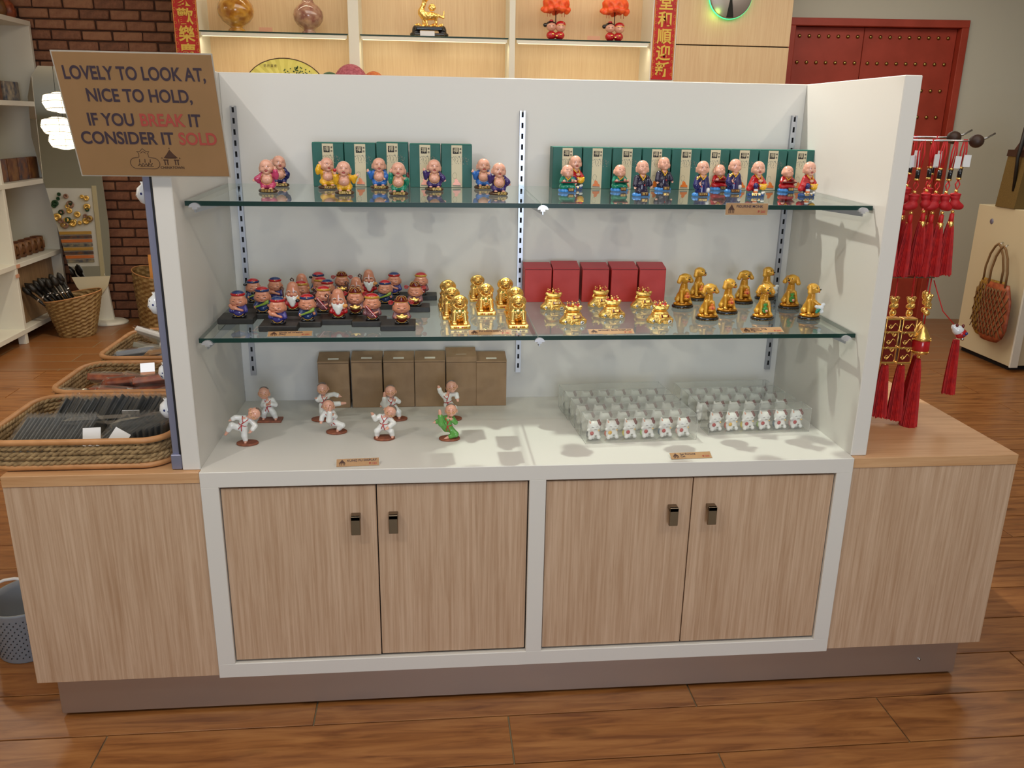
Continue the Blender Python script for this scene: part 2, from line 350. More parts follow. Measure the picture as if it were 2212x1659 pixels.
for x0, x1 in ((.163, .758), (.762, 1.537)):
    lf = MB().bbox(x0, x1, .045, .085, 0, 2.467, .003).build('door_leaf', ['door_red'], dr)
    n = 7 if x0 < .3 else 9; x = x0 + .055
    while x < x1-.04:
        for z in (2.395, 2.188, 1.975, 1.760, 1.55): inst('door_stud', sm, lf, (x, .044, z))
        x += .0815
MB().box(.1, 1.6, .09, .1, 0, 2.5).build('dark_backing', ['dark_gap'], dr)
# ------------------------------------------------------------------ display niche wall behind the island
nu = tag(empty('niche_shelving', (0, 0, 0)), 'tall cream wall niche unit with glass shelves behind the island', 'shelving')
b = MB()
for x0, x1 in ((-2.16, -1.99), (-.885, -.805), (.337, .383), (1.452, 1.65)): b.bbox(x0, x1, 4.85, 5.24, 0, 3.05, .003)
b.box(-2.16, 1.65, 4.85, 5.24, 0, .5).build('upright', ['white_shelf'], nu)
MB().box(-1.99, 1.452, 5.21, 5.24, .5, 3.05).build('back_panel', ['laminate_back'], nu)
MB().bbox(-2.16, 1.65, 4.85, 5.24, 3.05, 3.2, .003).build('top_panel', ['white_shelf'], nu)
for x0, x1 in ((-1.985, -.89), (-.80, .332), (.388, 1.448)):
    for z in (2.285, 1.86):
        g = MB().box(x0, x1, 4.87, 5.20, z-.010, z).build('glass_shelf', ['shelf_glass'], nu)
        MB().box(x0, x1, 4.868, 4.87, z-.010, z).build('shelf_edge', ['glass_edge'], g)
        MB().box(x0+.01, x1-.01, 4.872, 4.885, z-.036, z-.0105).build('light_rail', ['white_shelf'], g)
        MB().box(x0+.02, x1-.02, 4.8725, 4.882, z-.040, z-.0361).build('light_strip', ['led_strip'], g)
        if z > 2: light('niche_led', 'AREA', ((x0+x1)/2, 4.90, z-.045), ((x0+x1)/2, 5.08, 1.7), 1.7, (1, .86, .58), shape='RECTANGLE', size=x1-x0-.05, size_y=.02)
    light('niche_led_upper', 'AREA', ((x0+x1)/2, 4.90, 2.98), ((x0+x1)/2, 5.05, 2.3), 2.0, (1, .86, .6), shape='RECTANGLE', size=x1-x0-.05, size_y=.02)
MB().bbox(-1.75, -.35, 4.42, 4.86, 1.80, 1.84, .003).build('ledge', ['white_shelf'], nu)
wp = tag(empty('wall_cladding', (0, 0, 0)), 'beige laminate wall panel carrying a round lit disc beside the red door', 'panel')
MB().bbox(1.652, 2.575, 4.86, 5.2, 0, 2.264, .002).build('panel', ['laminate_back'], wp)
MB().bbox(1.652, 2.575, 4.86, 5.2, 2.272, 3.1, .002).build('panel', ['laminate_back'], wp)
MB().box(1.655, 2.57, 4.875, 5.19, 2.26, 2.276).build('dark_joint', ['dark_gap'], wp)
dc = tag(empty('wall_disc', (2.055, 4.845, 2.63)), 'round brushed metal disc with green lit rim on the beige panel', 'wall light')
RX = Matrix.Rotation(math.pi/2, 4, 'X')
MB().lathe([(.165, 0), (.168, .006), (.168, .02), (.16, .026), (.03, .026)], n=48, M=RX).build('disc', ['disc_metal'], dc)
MB().lathe([(.172, -.002), (.172, .010), (.166, .010)], n=48, M=RX).build('light_ring', ['led_teal'], dc)
MB().prism([(-.028, -.16), (.028, -.16), (.006, -.02), (-.006, -.02)], -.030, -.0265).build('dark_wedge', ['dark_gap'], dc)
b = MB()
for i in range(40):
    a = i*2.4; rr = .034*math.sqrt(i/40); b.ball((rr*math.cos(a), -.030, rr*math.sin(a)), .0028, 6)
stuff(b.build('crystal_cluster', ['led_teal'], dc))
light('disc_glow', 'POINT', (1.95, 4.80, 2.50), None, .25, (.5, 1, .15), shadow_soft_size=.04)

# ================================================================== the display island
isl = tag(empty('display_cabinet', (0, 0, 0)), 'white open display cabinet with four wood doors in the middle of the shop', 'cabinet')
ZT, ZB = .7706, .1374
b = MB()                                                   # carcass: frame round two openings, floor of the display, sides
b.bbox(-.9, .9, .0, .62, .7262, ZT, .0015).box(-.9012, .9, .024, .619, .7262, ZT-.0001)
b.bbox(-.9, .9, .0, .02, ZB, .1828, .0015)
for x0, x1 in ((-.9, -.8527), (-.0243, .0223), (.8526, .9)): b.bbox(x0, x1, .0, .02, .181, .728, .0015)
b.build('frame', ['white_paint'], isl)
b = MB().box(-.9, .9, .02, .62, ZB, .155).box(-.9, -.88, .02, .62, .15, .727).box(.88, .9, .02, .62, .15, .727).box(-.012, .012, .02, .6, .15, .727).box(-.9, .9, .6, .62, .15, .727)
b.build('carcass', ['white_paint_warm'], isl)
MB().box(-.879, .879, .034, .042, .156, .726).build('dark_interior', ['dark_gap'], isl)
for i, (x0, x1) in enumerate(((-.8505, -.4425), (-.4395, -.0275), (.0245, .4385), (.4415, .8505))):
    dpt = .008 if i != 1 else .010
    d = MB().bbox(x0, x1, dpt, dpt+.018, .1895, .7195, .0012).build('door', ['laminate'], isl)
    hx = (x1-.055) if i % 2 == 0 else (x0+.043)
    hx += (0, -.0, -.0, .01)[i]
    h = MB().bbox(hx-.0125, hx+.0125, dpt-.027, dpt-.0, .628, .640, .001).bbox(hx-.0125, hx+.0125, dpt-.027, dpt-.019, .585, .640, .0012).build('handle', ['handle_metal'], d)
sd = MB().bbox(-.9464, -.9009, .0233, .645, ZT-.0016, 1.791, .002).build('side_panel', ['white_paint'], isl)
sd = MB().bbox(.8996, .9458, .0233, .645, ZT-.0016, 1.791, .002).build('side_panel', ['white_paint'], isl)
MB().bbox(-.9009, .8996, .598, .645, ZT-.0016, 1.791, .002).build('back_panel', ['white_paint'], isl)
for x, z1 in ((-.8655, 1.697), (.0004, 1.697), (.8657, 1.697)):
    z0 = .862; b = MB(); y = .598
    b.box(x-.0085, x-.0065, y-.012, y, z0, z1).box(x+.0065, x+.0085, y-.012, y, z0, z1)
    z = z0; b.box(x-.0065, x-.0032, y-.0115, y-.0095, z0, z1).box(x+.0032, x+.0065, y-.0115, y-.0095, z0, z1)
    while z < z1-.01:
        b.box(x-.0033, x+.0033, y-.0115, y-.0095, z, min(z+.016, z1)); z += .032
    st = b.build('slotted_strip', ['strip_metal'], isl)
    MB().box(x-.006, x+.006, y-.004, y-.001, z0+.004, z1-.004).build('slot_shadow', ['strip_slot'], st)
# rear half of the double sided unit, seen only at its edges
rear = tag(empty('rear_cabinet', (0, 0, 0)), 'white rear half of the display island behind the back panel', 'cabinet')
b = MB().bbox(-.9, .9, .66, 1.30, ZB, ZT-.002, .003)
b.build('carcass', ['white_paint'], rear)
# wooden end cabinets
for sx, lab in ((-1, 'wood laminate end cabinet under the wicker trays'), (1, 'wood laminate end cabinet below the hanging red tassels')):
    ec = tag(empty('end_cabinet', (0, 0, 0)), lab, 'cabinet')
    x0, x1 = (-1.3985, -.9015) if sx < 0 else (.9015, 1.3985)
    MB().bbox(x0, x1, .008, 1.30, .1412, .7376, .001).build('body', ['laminate'], ec)
    MB().bbox(min(x0, x0), max(x1, x1), .0055, 1.303, .7382, .7688, .001).build('top', ['laminate_top'], ec)
pl = tag(empty('plinth', (0, 0, 0)), 'brushed steel plinth under the whole display island', 'plinth')
MB().bbox(-1.363, 1.358, .045, 1.26, .0095, .1370, .001).build('kick_plate', ['steel'], pl)
MB().box(-1.33, 1.33, .09, 1.2, 0, .0095).build('foot', ['dark_gap'], pl)
MB().lathe([(.0001, .0045), (.004, .004), (.005, 0)], n=10, M=Matrix.Translation((1.235, .045, .062)) @ RX).build('screw_head', ['chrome'], pl)
# bluish channel panel fixed to the outside of the left side panel
dp = tag(empty('side_display_panel', (0, 0, 0)), 'grey blue edged hanging panel fixed outside the left side panel', 'panel')
MB().bbox(-.972, -.953, .035, .63, .80, 1.77, .002).build('panel', ['blue_channel'], dp)
MB().box(-.953, -.9466, .028, .045, .80, 1.77).build('gap_shade', ['plain_black'], dp)  # black strip put in for the shade of the gap beside the channel
MB().bbox(-.975, -.9480, .026, .06, .7705, .812, .002).build('foot_clip', ['blue_channel'], dp)
# glass shelves on metal brackets
def shelf_z(s, x, y): return (1.4638 + .022*(y-.087)) if s == 1 else (1.1124 + .015*(y-.085))
for s, z, sl, y0, y1 in ((1, 1.4638, .022, .087, .56), (2, 1.1124, .015, .085, .575)):
    for x0, x1, side in (((-.8926 if s == 1 else -.8901), -.0010, 'left'), (.0010, .8963, 'right')):
        g = tag(empty('glass_shelf', (0, y0, z), rx=math.atan(sl)), '%s pane of the %s glass shelf, clear with dark green edge' % (side, 'upper' if s == 1 else 'lower'), 'glass shelf')
        MB().bbox(x0, x1, .0008, y1-y0, -.0118, 0, .0006).build('pane', ['shelf_glass'], g)
        MB().bbox(x0, x1, -.0004, .0008, -.0120, -.0002, .0003).build('front_edge', ['glass_edge'], g)
        MB().box(x0 if side == 'left' else x1-.001, x0+.001 if side == 'left' else x1, .001, y1-y0, -.0116, -.0003).build('end_edge', ['glass_edge'], g)
    for x, nm in ((-.868, 'left'), (.004, 'middle'), (.868, 'right')):
        br = tag(empty('shelf_bracket', (x, y0-.004, z-.012)), 'metal arm with a domed clip under the %s of the %s glass shelf' % (nm, 'upper' if s == 1 else 'lower'), 'bracket')
        up = sl*.51
        MB().prism([(0, -.016), (.496, -.042+up), (.496, -.0015+up), (0, -.0015)], -.0015, .0015, axis='x').build('arm', ['strip_metal'], br)
        cap = [(.014*math.cos(a), .0112*math.sin(a)-.003) for a in [math.pi*i/10 for i in range(11)]]
        MB().prism(cap, -.004, .004, M=Matrix.Translation((0, -.0006, 0))).build('clip', ['bracket_cap'], br)
        MB().box(-.006, .006, -.003, .006, -.008, -.003).build('clip_stem', ['bracket_cap'], br)
# ------------------------------------------------------------------ sign
sg = tag(empty('sign', (0, 0, 0)), 'brown laminated notice warning that broken items count as sold', 'sign')
c0 = Vector((-.9245, -.006, 1.530)); upv = Vector((0, -.083, .262)).normalized(); H = .2755
Ms = Matrix.Translation(c0) @ Matrix(((1, 0, 0, 0), (0, upv.z, upv.y, 0), (0, -upv.y, upv.z, 0), (0, 0, 0, 1)))
hw = .1665
o = MB().box(-hw-.003, hw+.003, .0004, .0012, -.003, H+.003).build('laminate_edge', ['edge_film'], sg); o.matrix_local = Ms
o = MB().box(-hw, hw, -.0006, .0004, 0, H).build('card', ['kraft_sign'], sg); o.matrix_local = Ms
o = MB().box(-hw-.003, hw+.003, -.0022, -.0017, -.003, H+.003).build('clear_cover', ['cover_film'], sg); o.matrix_local = Ms
def sgt(txt, mat, x, z, size, sx=1.0, bold=.022, align='CENTER'):
    o = bpy.data.objects.new('lettering', text_mesh(txt, size, mat, bold, .0002, align, sx)); link(o, sg); o.matrix_local = Ms @ Matrix.Translation((x, -.0012, z)); return o
def fitw(txt, size): 
    me = text_mesh(txt, size, 'ink', .018, .0002); xs = [v.co.x for v in me.vertices]; return max(xs)-min(xs)
def line(parts, z, size, width, cx=0):
    full = ''.join(t for t, m in parts); w = fitw(full, size); k = width/w; x = cx-width/2
    for t, m in parts:
        pre = full[:full.index(t)]
        wt = fitw(t.strip(), size)*k; x0 = cx-width/2 + (fitw(pre+'|', size)-fitw('|', size))*k if pre.strip() else cx-width/2
        sgt(t.strip(), m, x0+wt/2, z, size, k)
line([('LOVELY TO LOOK AT,', 'ink')], H-.044, .0400, .300, -.003)
line([('NICE TO HOLD,', 'ink')], H-.092, .0395, .225, -.002)
line([('IF YOU ', 'ink'), ('BREAK ', 'ink_red'), ('IT', 'ink')], H-.146, .0395, .245, -.002)
line([('CONSIDER IT ', 'ink'), ('SOLD', 'ink_red')], H-.188, .0395, .298, .0)
lb = MB()                                                  # outlined emblem on the left, gateway emblem on the right
ox, oz = -.020, .030
path = [(.011+.020+.013*math.cos(math.radians(t))-.011, .013*math.sin(math.radians(t))) for t in range(90, -91, -20)] + [(-.020-.013*math.cos(math.radians(t)), -.013*math.sin(math.radians(t))) for t in range(90, -91, -20)] + [(-.011, .0145), (-.010, .024), (-.014, .028), (-.007, .028), (0, .035), (.007, .028), (.014, .028), (.010, .024), (.011, .0145)]
lb.tube([(ox+x, -.0008, oz+z) for x, z in path], .0007, 6, closed=True); lb.tube([(ox-.006, -.0008, oz+.024), (ox, -.0008, oz+.028), (ox+.006, -.0008, oz+.024)], .0006, 5)
lb.tube([(ox+q*.0021, -.0008, oz-.003+.004*math.sin(q*1.9)*(1-.3*math.cos(q))) for q in range(-8, 9)], .0009, 5); lb.tube([(ox-.012, -.0008, oz-.0075), (ox+.018, -.0008, oz-.0075)], .0006, 5)
for q in (-.012, 0, .012): lb.tube([(ox+q, -.0008, oz+.002), (ox+q+.001, -.0008, oz+.010)], .0010, 5)
ox = .040
for (x0, x1, z0, z1) in ((-.016, -.0135, -.004, .008), (-.010, -.0075, -.004, .009), (.0075, .010, -.004, .009), (.0135, .016, -.004, .008), (-.018, -.006, .007, .0095), (.006, .018, .007, .0095), (-.012, .012, .012, .014)): lb.box(ox+x0, ox+x1, -.001, -.0004, oz+z0, oz+z1)
lb.prism([(ox-.016, oz+.013), (ox+.016, oz+.013), (ox+.008, oz+.022), (ox, oz+.033), (ox-.008, oz+.022)], -.001, -.0004)
for q in ((-.020, .013), (.020, .013), (0, .036)): lb.ball((ox+q[0], -.0008, oz+q[1]), .0013, 6)
o = lb.build('emblem', ['ink_brown'], sg); o.matrix_local = Ms
sgt('CHINATOWN', 'ink_brown', .040, .020, .0085, 1.0, .01)
# ------------------------------------------------------------------ price tags
def price_tag(x0, x1, y, z, tilt, rz, lab, l1, l2, price, hgt=.024, curl=0):
    t = tag(empty('price_tag', ((x0+x1)/2, y, z), rz), lab, 'price tag'); w = (x1-x0)/2
    M = Matrix.Rotation(-tilt, 4, 'X')
    o = MB().box(-w, w, 0, .0006, 0, hgt).build('card', ['kraft'], t); o.matrix_local = M
    o = MB().box(-w-.002, w+.002, .0007, .0010, -.0015, hgt+.0015).build('laminate_edge', ['clear_plastic'], t); o.matrix_local = M
    def tx(s, mat, x, zz, size, al='LEFT'):
        o = bpy.data.objects.new('lettering', text_mesh(s, size, mat, .012, .0001, al)); link(o, t); o.matrix_local = M @ Matrix.Translation((x, -.0004, zz))
    tx(l1, 'ink', -w+.028, hgt*.72, .0095)
    if l2: tx(l2, 'ink', -w+.028, hgt*.38, .0095)
    tx(price, 'ink_red', w-.006, hgt*.27, .0085, 'RIGHT')
    q = MB().prism([(-w+.006, hgt*.42), (-w+.024, hgt*.42), (-w+.019, hgt*.66), (-w+.015, hgt*.9), (-w+.011, hgt*.66)], -.0008, -.0002)
    for xx in (.008, .012, .017, .021): q.box(-w+xx, -w+xx+.0015, -.0008, -.0002, hgt*.14, hgt*.42)
    o = q.build('emblem', ['ink_brown'], t); o.matrix_local = M
price_tag(.490, .604, .0835, 1.4385, -.02, 0, 'kraft price tag hanging on the upper glass edge, reads FIGURINE MONK', 'FIGURINE MONK', None, '\u20b1 260', .030)
price_tag(-.716, -.602, .094, 1.1150, 1.25, .04, 'kraft price tag lying below the black stands, reads Gods of Wealth', 'Gods of Wealth', '(Set)', '\u20b1 450')
price_tag(-.186, -.070, .094, 1.1150, 1.25, .02, 'kraft price tag lying in front of the gold lions', 'FU LION DISPLAY', None, '\u20b1 180')
price_tag(.142, .268, .094, 1.1150, 1.25, .03, 'kraft price tag lying in front of the gold money bags', 'MONEY BAG DISPLAY', None, '\u20b1 180')
price_tag(.573, .694, .096, 1.1150, 1.2, .06, 'kraft price tag lying in front of the golden dogs', 'Golden Dog', 'Figurine', '\u20b1 200')
price_tag(-.545, -.432, .020, ZT+.0015, .95, .06, 'kraft price tag on the white base, reads KUNG FU DISPLAY', 'KUNG FU DISPLAY', None, '\u20b1 150')
price_tag(.376, .494, .022, ZT+.0015, 1.15, .05, 'curled price tag on the white base, reads Set Fortune Cat', 'Set Fortune', 'Cat', '\u20b1 250')
# ================================================================== moulded figures: smooth unions of rounded forms, meshed with surface nets (millimetres)
def _rot(a):
    return np.array(Euler([math.radians(x) for x in a]).to_matrix()).astype(np.float32)
def E(cx, cy, cz, rx, ry=None, rz=None, rot=None, k=None):
    ry = rx if ry is None else ry; rz = rx if rz is None else rz; R = _rot(rot) if rot else None; m = max(rx, ry, rz)
    def f(X, Y, Z):
        x, y, z = X-cx, Y-cy, Z-cz
        if R is not None: x, y, z = R[0,0]*x+R[1,0]*y+R[2,0]*z, R[0,1]*x+R[1,1]*y+R[2,1]*z, R[0,2]*x+R[1,2]*y+R[2,2]*z
        k0 = np.sqrt((x/rx)**2+(y/ry)**2+(z/rz)**2)+1e-6; k1 = np.sqrt((x/rx**2)**2+(y/ry**2)**2+(z/rz**2)**2)+1e-6
        return k0*(k0-1)/k1
    if R is None: ex = (rx, ry, rz)
    else: ex = (m, m, m)
    return (f, (cx-ex[0], cy-ex[1], cz-ex[2], cx+ex[0], cy+ex[1], cz+ex[2]), k)
def K(a, b, ra, rb=None, k=None):
    rb = ra if rb is None else rb; a = np.array(a, float); b = np.array(b, float); d = b-a; L2 = max(1e-6, float(d@d))
    def f(X, Y, Z):
        x, y, z = X-a[0], Y-a[1], Z-a[2]; t = np.clip((x*d[0]+y*d[1]+z*d[2])/L2, 0, 1)
        return np.sqrt((x-t*d[0])**2+(y-t*d[1])**2+(z-t*d[2])**2)-(ra+(rb-ra)*t)
    r = max(ra, rb); lo = np.minimum(a, b)-r; hi = np.maximum(a, b)+r
    return (f, (*lo, *hi), k)
def B(cx, cy, cz, hx, hy, hz, r=1, rot=None, k=None):
    R = _rot(rot) if rot else None
    def f(X, Y, Z):
        x, y, z = X-cx, Y-cy, Z-cz
        if R is not None: x, y, z = R[0,0]*x+R[1,0]*y+R[2,0]*z, R[0,1]*x+R[1,1]*y+R[2,1]*z, R[0,2]*x+R[1,2]*y+R[2,2]*z
        qx, qy, qz = np.abs(x)-hx+r, np.abs(y)-hy+r, np.abs(z)-hz+r
        return np.sqrt(np.maximum(qx, 0)**2+np.maximum(qy, 0)**2+np.maximum(qz, 0)**2)+np.minimum(np.maximum(qx, np.maximum(qy, qz)), 0)-r
    e = (hx, hy, hz) if R is None else ((hx*hx+hy*hy+hz*hz)**.5,)*3
    return (f, (cx-e[0], cy-e[1], cz-e[2], cx+e[0], cy+e[1], cz+e[2]), k)
def TO(cx, cy, cz, Rr, r, rot=None, sy=1., k=None):
    M = _rot(rot) if rot else None
    def f(X, Y, Z):
        x, y, z = X-cx, Y-cy, Z-cz
        if M is not None: x, y, z = M[0,0]*x+M[1,0]*y+M[2,0]*z, M[0,1]*x+M[1,1]*y+M[2,1]*z, M[0,2]*x+M[1,2]*y+M[2,2]*z
        q = np.sqrt(x*x+(y/sy)**2)-Rr; return np.sqrt(q*q+z*z)-r
    e = Rr*max(1, sy)+r; ez = e if M is not None else r
    return (f, (cx-e, cy-e, cz-ez, cx+e, cy+e, cz+ez), k)
def CY(cx, cy, cz, rx, ry, hz, r=1, k=None):
    def f(X, Y, Z):
        x, y, z = (X-cx)/rx, (Y-cy)/ry, np.abs(Z-cz)-hz+r; q = (np.sqrt(x*x+y*y)-1)*min(rx, ry)+r
        return np.sqrt(np.maximum(q, 0)**2+np.maximum(z, 0)**2)+np.minimum(np.maximum(q, z), 0)-r
    return (f, (cx-rx, cy-ry, cz-hz, cx+rx, cy+ry, cz+hz), k)
def NEG(p): return (p[0], None, p[2], 'neg')
_EDG = [((0,0,0),(1,0,0)),((0,1,0),(1,1,0)),((0,0,1),(1,0,1)),((0,1,1),(1,1,1)),((0,0,0),(0,1,0)),((1,0,0),(1,1,0)),((0,0,1),(0,1,1)),((1,0,1),(1,1,1)),((0,0,0),(0,0,1)),((1,0,0),(1,0,1)),((0,1,0),(0,1,1)),((1,1,0),(1,1,1))]
def nets(prims, h=1.4, k=3., floor=True, bump=None):
    bb = [p[1] for p in prims if p[1] is not None]; lo = np.min([b[:3] for b in bb], 0)-2*h-k*.3; hi = np.max([b[3:] for b in bb], 0)+2*h+k*.3
    if floor: lo[2] = max(lo[2], -2*h)
    n = np.ceil((hi-lo)/h).astype(int)+1
    ax = [(lo[i]+h*np.arange(n[i])).astype(np.float32) for i in range(3)]
    X, Y, Z = np.meshgrid(*ax, indexing='ij'); D = None
    for p in prims:
        d = p[0](X, Y, Z); kk = p[2] if p[2] is not None else k
        if len(p) > 3: D = np.maximum(D, -d); continue
        if D is None: D = d
        elif kk <= 0: D = np.minimum(D, d)
        else:
            hh = np.maximum(kk-np.abs(D-d), 0)/kk; D = np.minimum(D, d)-hh*hh*kk*.25
    if bump: D = D + bump[0]*np.sin(X*bump[1])*np.sin(Y*bump[1]+1)*np.sin(Z*bump[1]+2)
    if floor: D = np.maximum(D, -Z)
    D = D.astype(np.float32); S = D < 0
    nc = n-1; cnt = np.zeros(nc, np.int32); acc = np.zeros((*nc, 3), np.float32)
    sl = lambda o: tuple(slice(o[i], o[i]+nc[i]) for i in range(3))
    for a, b in _EDG:
        da, db = D[sl(a)], D[sl(b)]; c = S[sl(a)] != S[sl(b)]
        t = np.where(c, da/np.where(c, da-db, 1), 0)
        for i in range(3): acc[..., i] += np.where(c, a[i]+t*(b[i]-a[i]), 0)
        cnt += c
    m = cnt > 0; idx = -np.ones(nc, np.int64); idx[m] = np.arange(m.sum())
    ijk = np.argwhere(m); V = (ijk+acc[m]/cnt[m][:, None])*h+lo
    F = []
    for axn in range(3):
        s0 = [slice(None)]*3; s1 = [slice(None)]*3; s0[axn] = slice(0, -1); s1[axn] = slice(1, None)
        c = S[tuple(s0)] != S[tuple(s1)]; fl = S[tuple(s0)][c]; e = np.argwhere(c)
        u, v = (axn+1) % 3, (axn+2) % 3
        ok = (e[:, u] > 0) & (e[:, v] > 0) & (e[:, u] < nc[u]) & (e[:, v] < nc[v]); e = e[ok]; fl = fl[ok]
        def I(du, dv):
            q = e.copy(); q[:, u] += du; q[:, v] += dv; return idx[q[:, 0], q[:, 1], q[:, 2]]
        Q = np.stack([I(-1, -1), I(0, -1), I(0, 0), I(-1, 0)], 1); Q[~fl] = Q[~fl][:, ::-1]; F.append(Q)
    return V, np.concatenate(F)
def np_mesh(name, V, F, mat, scale=.001, smooth=True):
    me = bpy.data.meshes.new(name); V = np.asarray(V, np.float32)*scale
    me.vertices.add(len(V)); me.vertices.foreach_set('co', V.ravel()); me.loops.add(F.size); me.loops.foreach_set('vertex_index', F.ravel().astype(np.int32))
    me.polygons.add(len(F)); me.polygons.foreach_set('loop_start', np.arange(0, F.size, 4, dtype=np.int32)); me.polygons.foreach_set('loop_total', np.full(len(F), 4, np.int32))
    me.polygons.foreach_set('use_smooth', np.full(len(F), smooth)); me.materials.append(MATS[mat]); me.update(); me.validate(); return me
def part(name, mat, prims, h=1.4, k=3., M=None, floor=True, bump=None):
    V, F = nets(prims, h, k, floor and M is None, bump); me = np_mesh(name.split('/')[-1], V, F, mat)
    if M is not None: me.transform(mmM(M))
    return (name, me)
def mmM(M):
    M = M.copy(); M.translation = M.translation*.001; return M
def lines(name, mat, polys, r=.6, M=None, n=6, closed=False):
    b = MB()
    for i, p in enumerate(polys): b.tube([tuple(c*.001 for c in q) for q in p], r*.001 if not isinstance(r, list) else r[i]*.001, n, closed=closed)
    me = b.mesh(name.split('/')[-1], mat)
    if M is not None: me.transform(mmM(M))
    return (name, me)
def letters(name, mat, txt, size, loc, rx=0, bold=.02, M=None):
    me = text_mesh(txt, size*.001, mat, bold, .0004).copy(); me.name = name.split('/')[-1]
    me.transform(Matrix.Translation(Vector(loc)*.001) @ Matrix.Rotation(math.radians(rx), 4, 'X'))
    if M is not None: me.transform(mmM(M))
    return (name, me)
_VAR = {}
def recolor(me, mat):
    k = (me.name, mat)
    if k not in _VAR:
        m2 = me.copy(); m2.materials[0] = MATS[mat]; _VAR[k] = m2
    return _VAR[k]
_SHIFT = {}
def place(kit, name, label, cat, loc, rz=0, group=None, colors=None, scale=1., rx=0, skip=()):
    """a thing from a kit: an Empty at its base, parts below it, 'a/b' names a sub-part b of part a"""
    t = empty(name, loc, rz, label, cat, group, rx); 
    if scale != 1: t.scale = scale if isinstance(scale, tuple) else (scale,)*3
    if len(label.split()) > 16: pass
    got = {}
    for pn, me in kit:
        if pn in skip: continue
        if colors and pn in colors: me = recolor(me, colors[pn])
        pa, _, leaf = pn.rpartition('/')
        o = bpy.data.objects.new(leaf, me); link(o, got.get(pa, t)); got.setdefault(pn, o)
    return t
# ------------------------------------------------------------------ a bald laughing head, centred at its own middle, face towards -y
def fy(x, z, r, off=.35): 
    q = 1-(x/r[0])**2-(z/r[2])**2; return -r[1]*math.sqrt(max(q, .05))-off
def bald_head(pre, c, r=(17, 16, 18), mouth='open', eyes='arc', tilt=(0, 0, 0), skin='skin', ears=1.0, h=1.3, cap=False):
    M = Matrix.Translation(Vector(c)) @ Euler([math.radians(a) for a in tilt]).to_matrix().to_4x4(); rx, ry, rz = r
    pr = [E(0, 0, .1*rz, rx*.97, ry, rz*.92), E(0, -.1*ry, -.38*rz, rx*.92, ry*.86, rz*.55, k=6)]
    for s in (-1, 1):
        pr += [E(s*.48*rx, -.62*ry, -.32*rz, .34*rx, .30*ry, .28*rz, k=3), E(s*1.0*rx, .08*ry, -.22*rz, .14*rx, .18*ry, .34*rz*ears, k=1.5), E(s*1.0*rx, .05*ry, -.52*rz, .13*rx, .13*ry, .16*rz*ears, k=2)]
    pr += [E(0, -.99*ry, -.14*rz, .15*rx, .14*ry, .12*rz, k=2), E(0, -.62*ry, -.78*rz, .34*rx, .3*ry, .2*rz, k=4)]
    if mouth == 'open': pr += [NEG(E(0, -1.02*ry, -.48*rz, .27*rx, .25*ry, .14*rz))]
    out = [part(pre, skin, pr, h, 3., M)]
    f = lambda x, z, o=.4: (x*rx, fy(x*rx, z*rz, r, o), z*rz)
    if mouth == 'open':
        out.append(part(pre+'/mouth', 'lips', [E(0, -.86*ry, -.49*rz, .26*rx, .14*ry, .12*rz)], .9, 1, M))
    else:
        s = 1 if mouth == 'smile' else 0
        out.append(lines(pre+'/mouth', 'lips', [[f(x, -.46+s*.10*(abs(x)/.2)**2, .9) for x in (-.2, -.1, 0, .1, .2)]], .55, M))
    if eyes in ('arc', 'shut'):
        sg = 1 if eyes == 'arc' else -1; P_ = []
        for s in (-1, 1): P_.append([f(s*(.22+.30*t), .10+sg*.09*math.sin(math.pi*t), .55) for t in (0, .25, .5, .75, 1)])
        out.append(lines(pre+'/eyelids', 'ink_brown', P_, .42, M, 5))
        out.append(lines(pre+'/brows', 'skin_pink', [[f(s*(.2+.34*t), .33+.07*math.sin(math.pi*t), .3) for t in (0, .33, .66, 1)] for s in (-1, 1)], .6, M, 5))
    elif eyes == 'dot':
        b = MB()
        for s in (-1, 1): 
            p = f(s*.36, .0, .1); b.ball([q*.001 for q in p], (.0011, .0008, .0014), 8)
        me = b.mesh('eyes', 'black'); me.transform(mmM(M)); out.append((pre+'/eyes', me))
        out.append(lines(pre+'/brows', 'ink_brown', [[f(s*(.22+.28*t), .24+.08*math.sin(math.pi*t), .4) for t in (0, .33, .66, 1)] for s in (-1, 1)], .3, M, 5))
    return out
def hand(p, d=(0, 0, 1), s=1., thumb=1):
    """small palm with finger ridges along d"""
    p = Vector(p); d = Vector(d).normalized(); u = d.cross(Vector((0, 1, 0))); u = u.normalized() if u.length > .1 else Vector((1, 0, 0))
    pr = [E(*p, 3.6*s, 3.*s, 3.6*s)]
    for i in (-1.2, -.4, .4, 1.2):
        a = p+u*i*2.1*s+d*2.2*s; pr.append(K(a, a+d*(4.4-abs(i)*.8)*s+Vector((0, -1.4*s, 0)), 1.15*s, .95*s, k=.9))
    a = p+u*thumb*3*s; pr.append(K(a, a+(u*thumb*2.4+d*2.2)*s, 1.2*s, 1.*s, k=1.2)); return pr
